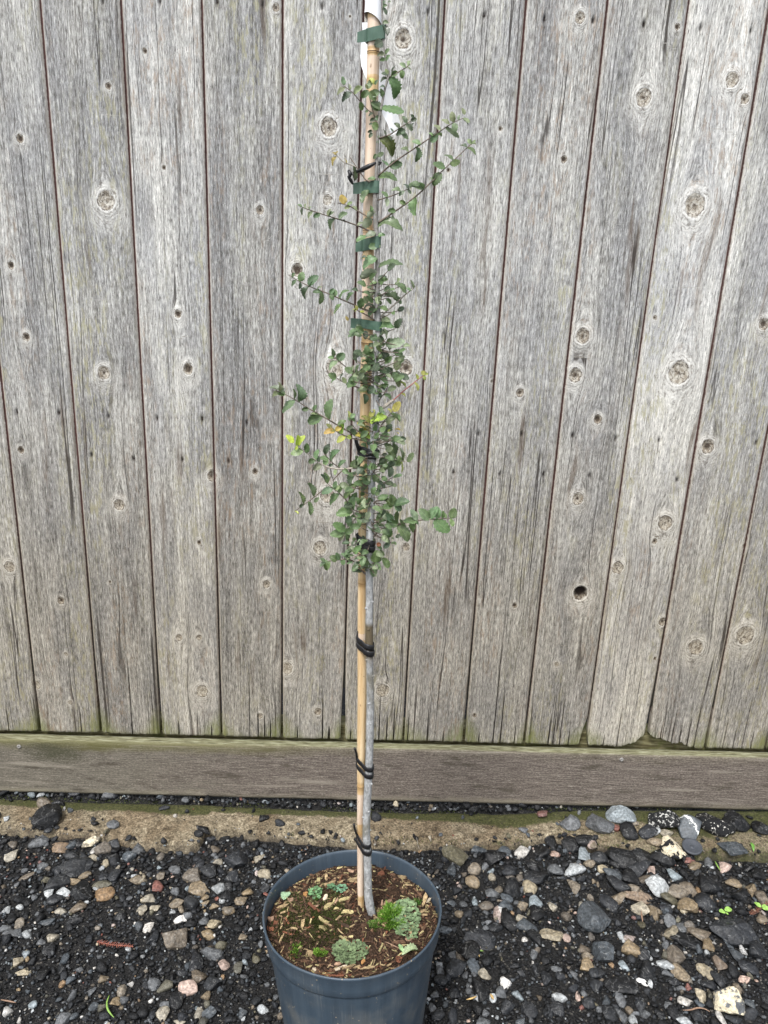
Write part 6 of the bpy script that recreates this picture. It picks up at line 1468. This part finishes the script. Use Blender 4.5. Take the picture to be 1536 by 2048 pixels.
def tape(label, py, h, flag, tilt, name='plant_tape'):
    s, sr_ = stake_at(py); t, tr = trunk_at(py); m = mpp(s)
    H = hull_loop(s[:2], sr_, t[:2], tr, 44, .0011); n = len(H); cx = H[:, 0].mean(); hh = h * m / 2 / .97; z0 = s[2]; V = []; F = []
    zf = lambda x: z0 - tilt * (x - cx)
    c0 = H.mean(0); th = .0005
    for i in range(n):
        q = H[i]; d = (q - c0) / np.linalg.norm(q - c0); wv_ = .0010 * math.sin(i * .55 + py)
        for dr, dz in ((0, -1), (th, -1), (th + wv_ * .4, 0), (th, 1), (0, 1)): V.append((q[0] + d[0] * (dr + .0006 * math.sin(i * .8)), q[1] + d[1] * dr, zf(q[0]) + dz * hh))
    for i in range(n):
        for j in range(5): F.append((i * 5 + j, ((i + 1) % n) * 5 + j, ((i + 1) % n) * 5 + (j + 1) % 5, i * 5 + (j + 1) % 5))
    # stapled flag to the left
    (fx, fy0, fy1) = flag; k = 9; o = len(V); xl = s[0] - sr_
    for i in range(k):
        u = i / (k - 1); px_ = (xl + .002) ; Pf = onY(fx, py, s[1] - .006)
        X = px_ + (Pf[0] - px_) * u; Y_ = s[1] - sr_ * .55 * (1 - u) - .004 * u - .002 * math.sin(u * 4)
        zt = onY(fx, fy0, Y_)[2] * u + (zf(xl) + hh) * (1 - u); zb = onY(fx, fy1, Y_)[2] * u + (zf(xl) - hh) * (1 - u)
        for (yy, zz) in ((0, zb), (0, (zt + zb) / 2), (0, zt), (th, zt), (th, zb)): V.append((X, Y_ + yy, zz))
    for i in range(k - 1):
        for j in range(5): F.append((o + i * 5 + j, o + (i + 1) * 5 + j, o + (i + 1) * 5 + (j + 1) % 5, o + i * 5 + (j + 1) % 5))
    F.append(tuple(o + (k - 1) * 5 + j for j in range(5)))
    V = np.array(V); c = V.mean(0); ob = link(name, new_mesh(name, V - c, F, False), M_TAPE, None, Matrix.Translation(Vector(c)))
    tag(ob, label, 'tape', GTP)
tape('topmost green tape band, right below the white paper sleeve', 72, 23, (714, 64, 85), -.05)
tape('green tape band just below the loose black knotted tie', 376, 22, (706, 366, 388), .0)
tape('green tape band slanting round cane and trunk, third from the top', 487, 22, (711, 486, 504), -.22)
tape('lowest green tape band, above the dense dark leaves', 648, 17, (701, 636, 656), .06)
def paper():
    V = []; F = []; n = 26
    rows = [(-70, 30, 0), (0, 31, 0), (22, 33, 1), (34, 34.5, 2), (40, 35, 3)]
    for ri, (py, wpx, sk) in enumerate(rows):
        s, sr_ = stake_at(py); m = mpp(s); r_ = wpx * m / 2
        for i in range(n):
            a = i / n * 6.2832; xx = s[0] - .0012 + r_ * math.cos(a); zz = s[2] + (.006 * math.cos(a + 2.6) * sk / 3 if sk else 0)
            V.append((xx, s[1] + r_ * math.sin(a), zz))
    for k in range(len(rows) - 1):
        for i in range(n): F.append((k * n + i, k * n + (i + 1) % n, (k + 1) * n + (i + 1) % n, (k + 1) * n + i))
    # tail looping behind the cane: bulges left, then hangs to the lower right
    tail = [(724, 752, 45, -.500), (724.5, 748, 62, -.501), (721.5, 744, 88, -.503), (720.5, 742, 110, -.505), (722.5, 756, 132, -.508), (730, 770, 152, -.511), (742, 784, 178, -.514), (755, 792, 205, -.518), (767, 797, 232, -.522), (776, 801, 250, -.5245), (780, 800, 262, -.526), (781, 785, 270, -.527)]
    o = len(V)
    for (a, b, py, Y_) in tail:
        for t in np.linspace(0, 1, 6):
            P = onY(a + (b - a) * t, py, Y_ + .003 * math.sin(t * 3.14)); V.append(tuple(P))
    for i in range(len(tail) - 1):
        for j in range(5): F.append((o + i * 6 + j, o + i * 6 + j + 1, o + (i + 1) * 6 + j + 1, o + (i + 1) * 6 + j))
    V = np.array(V); c = V.mean(0); me = new_mesh('paper_label', V - c, F, False)
    ob = link('paper_label', me, M_PAPER, None, Matrix.Translation(Vector(c)))
    tag(ob, 'white paper label wrapped as a sleeve round the cane top, its blank tail hanging behind', 'label')
paper()

# ------------------------------------------------------------------ small debris on the ground
def conifer(label, key, pts, nl_, ln, mat):
    ox, oy, s_ = CR[key]; P = [onZ(ox + a / s_, oy + b / s_, .030) for a, b in pts]
    for p in P: p[2] = surf_z(p[0], p[1]) + .011
    Q = smoothpath(P, 26, 1); V, F = tube(Q, np.full(26, .0005), 5); V = list(map(tuple, V)); F = list(F)
    for i in range(nl_):
        t = i / nl_ * 24.9; k = int(t); c = Q[k] + (Q[k + 1] - Q[k]) * (t - k); T = Q[k + 1] - Q[k]; T /= np.linalg.norm(T)
        side = np.cross(T, [0, 0, 1]) * (1 if i % 2 else -1); d = side * 1.0 + T * .65 + np.array([0, 0, .25 + .2 * sr.normal()]); d /= np.linalg.norm(d)
        l = ln * sr.uniform(.7, 1.1) * (1 - .35 * (t / 25) ** 4); w = np.cross(d, [0, 0, 1]); w = w / np.linalg.norm(w) * .00048; o = len(V)
        up = np.array([0, 0, .0004])
        V += [tuple(c - w), tuple(c + w), tuple(c + d * l * .6 + w), tuple(c + d * l * .6 - w), tuple(c + d * l), tuple(c + d * l * .5 + up)]
        F += [(o, o + 1, o + 5), (o + 1, o + 2, o + 5), (o + 2, o + 4, o + 5), (o + 4, o + 3, o + 5), (o + 3, o, o + 5), (o, o + 3, o + 4, o + 2, o + 1)]
    V = np.array(V); c = V.mean(0); ob = link('conifer_sprig', new_mesh('conifer_sprig', V - c, F), mat, None, Matrix.Translation(Vector(c))); tag(ob, label, 'twig')
conifer('bright rust-red dry conifer sprig on the grit left of the pot', 'C', [(985, 350), (1060, 370), (1150, 385), (1250, 395), (1360, 405)], 38, .0080, M_NEEDLE)
conifer('brown-red dry conifer sprig at the right edge of the photo', 'F', [(1380, 1005), (1430, 970), (1480, 930), (1560, 880)], 36, .0085, M_NEEDLE2)

def seedling(label, key, root, leaves):
    ox, oy, sc_ = CR[key]; f_ = lambda a, b, z: Vector(onZ(ox + a / sc_, oy + b / sc_, z))
    b = f_(*root, .03); b.z = surf_z(b.x, b.y) + .004; e = empty('seedling', b); tag(e, label, 'seedling')
    for (bx, by, tx, ty, w) in leaves:
        zz = b.z + .010; A = f_(bx, by, zz); B_ = f_(tx, ty, zz + .002); d = B_ - A; L = d.length; x = d.normalized(); z = Vector((0, -.2, 1)); y = z.cross(x).normalized(); z = x.cross(y)
        M = Matrix(((x.x, y.x, z.x, A.x), (x.y, y.y, z.y, A.y), (x.z, y.z, z.z, A.z), (0, 0, 0, 1))) @ Matrix.Diagonal((L, L * w, L * .6, 1))
        link('leaf', LEAF[1], None, e, Matrix.Translation(-b) @ M, (.28, .48, .10))
        v, f = tube([np.zeros(3), np.array((A - b) * .6) + np.array([0, 0, .001]), np.array(A - b)], [.0005] * 3, 5); link('stem', new_mesh('stem', v, f, True), M_SPROUT, e)
seedling('tiny bright green seedling in the right gravel', 'F', (1170, 965), [(1165, 960, 1122, 962, .8), (1172, 955, 1215, 925, .75), (1170, 968, 1195, 985, .6), (1165, 955, 1180, 930, .6)])
seedling('green seedling leaves at the right edge beside the brown conifer sprig', 'F', (1480, 925), [(1480, 925, 1418, 880, .6), (1490, 935, 1550, 925, .7), (1485, 925, 1520, 900, .5)])

def blade_obj(name, label, cat, key, pts, w0, mat, lift=.012):
    ox, oy, sc_ = CR[key]; P = []
    for a, b in pts:
        q = onZ(ox + a / sc_, oy + b / sc_, .026); q[2] = surf_z(q[0], q[1]) + lift; P.append(q)
    Q = smoothpath(P, 16, 2); V, F = tube(Q, w0 * np.sin(np.linspace(.25, 2.95, 16)) + .0002, 6); c = V.mean(0)
    ob = link(name, new_mesh(name, V - c, F, True), mat, None, Matrix.Translation(Vector(c))); tag(ob, label, cat)
blade_obj('grass_blade', 'curved fresh green blade lying on the grit at the lower left', 'grass blade', 'C', [(1115, 930), (1088, 1000), (1095, 1070), (1125, 1115), (1162, 1150)], .0016, M_SPROUT)
blade_obj('grass_blade', 'short pale green stalk pointing at a cream stone, upper right gravel', 'grass blade', 'F', [(1075, 540), (1095, 580), (1122, 625)], .0013, M_SPROUT)
M_STRAW = mat_simple('dry_straw', (.40, .26, .10), (.60, .42, .18), 200, .6)
M_TWIGB = mat_simple('brown_twiglet', (.17, .10, .065), (.33, .22, .15), 200, .7)
blade_obj('dry_stalk', 'orange-tan dry stalk right of the pot, near the bottom', 'stalk', 'G', [(330, 855), (380, 845), (422, 825)], .0014, M_STRAW)
blade_obj('dry_stalk', 'short yellow bud scale right of the black stone beside the pot', 'stalk', 'G', [(545, 805), (562, 830), (575, 852)], .0022, M_STRAW)
blade_obj('dry_stalk', 'yellow-green torn stalk on the square dark slate right of the pot', 'stalk', 'G', [(400, 395), (440, 408), (482, 412)], .0012, M_SPROUT)
blade_obj('dry_stalk', 'yellow fork of stalk hanging from the edge of the square dark slate', 'stalk', 'G', [(425, 405), (440, 435), (447, 470)], .0010, M_STRAW)
blade_obj('twig', 'thin curved tan rootlet at the bottom right of the photo', 'twig', 'H', [(798, 925), (860, 925), (930, 902), (990, 912), (1030, 940)], .0012, M_TWIGB)
blade_obj('twig', 'thin brown twig at the left edge near the bottom', 'twig', 'C', [(0, 965), (80, 975), (155, 992)], .0011, M_TWIGB)
blade_obj('twig', 'upright brown splinter in the right gravel', 'twig', 'H', [(440, 60), (445, 110), (452, 160)], .0017, M_TWIGB)
blade_obj('twig', 'pale straw curl at the back right rim of the pot', 'twig', 'E', [(-125, 395), (-105, 410), (-95, 430)], .0006, M_TWIGP)
fallen('green leaf scrap at the concrete rim on the right', 1497, 1698, 1506, 1712, .35, (.12, .28, .05), False)

# moss growing on the concrete
def conc_moss():
    V = []; F = []; C = []; r = np.random.default_rng(91)
    for _ in range(20000):
        x = r.uniform(-1.1, 1.25); t = r.random(); yf, yb = conc_front(x), conc_back(x); y = yf + (yb - yf) * t
        m = 1.2 * smooth01((t - .76) / .2) * (fbm(x * 11, y * 30, 3, 2) > -.10) + (x > .42) * (0.9 * (fbm(x * 14, y * 30, 14, 2) > .12)) + .5 * (t < .2) * (fbm(x * 6, 0, 12, 2) > .2)
        if t > .97 or r.random() > m: continue
        z = float(conc_top(x, y)); h = r.uniform(.001, .0035); w = r.uniform(.0005, .0012); a = r.uniform(0, 6.28); o = len(V)
        V += [(x - w * math.cos(a), y - w * math.sin(a), z - .0005), (x + w * math.cos(a), y + w * math.sin(a), z - .0005), (x + r.normal() * .001, y + r.normal() * .001, z + h)]
        F.append((o, o + 1, o + 2)); c = np.array((.060, .075, .014)) * r.uniform(.4, 1.7); C += [(*c, 1)] * 3
    me = new_mesh('concrete_moss', V, F); attr(me, 'col', C, 'FLOAT_COLOR')
    tag(link('concrete_moss', me, M_GREENV), 'short green moss along the back and right of the concrete strip', kind='stuff')
conc_moss()
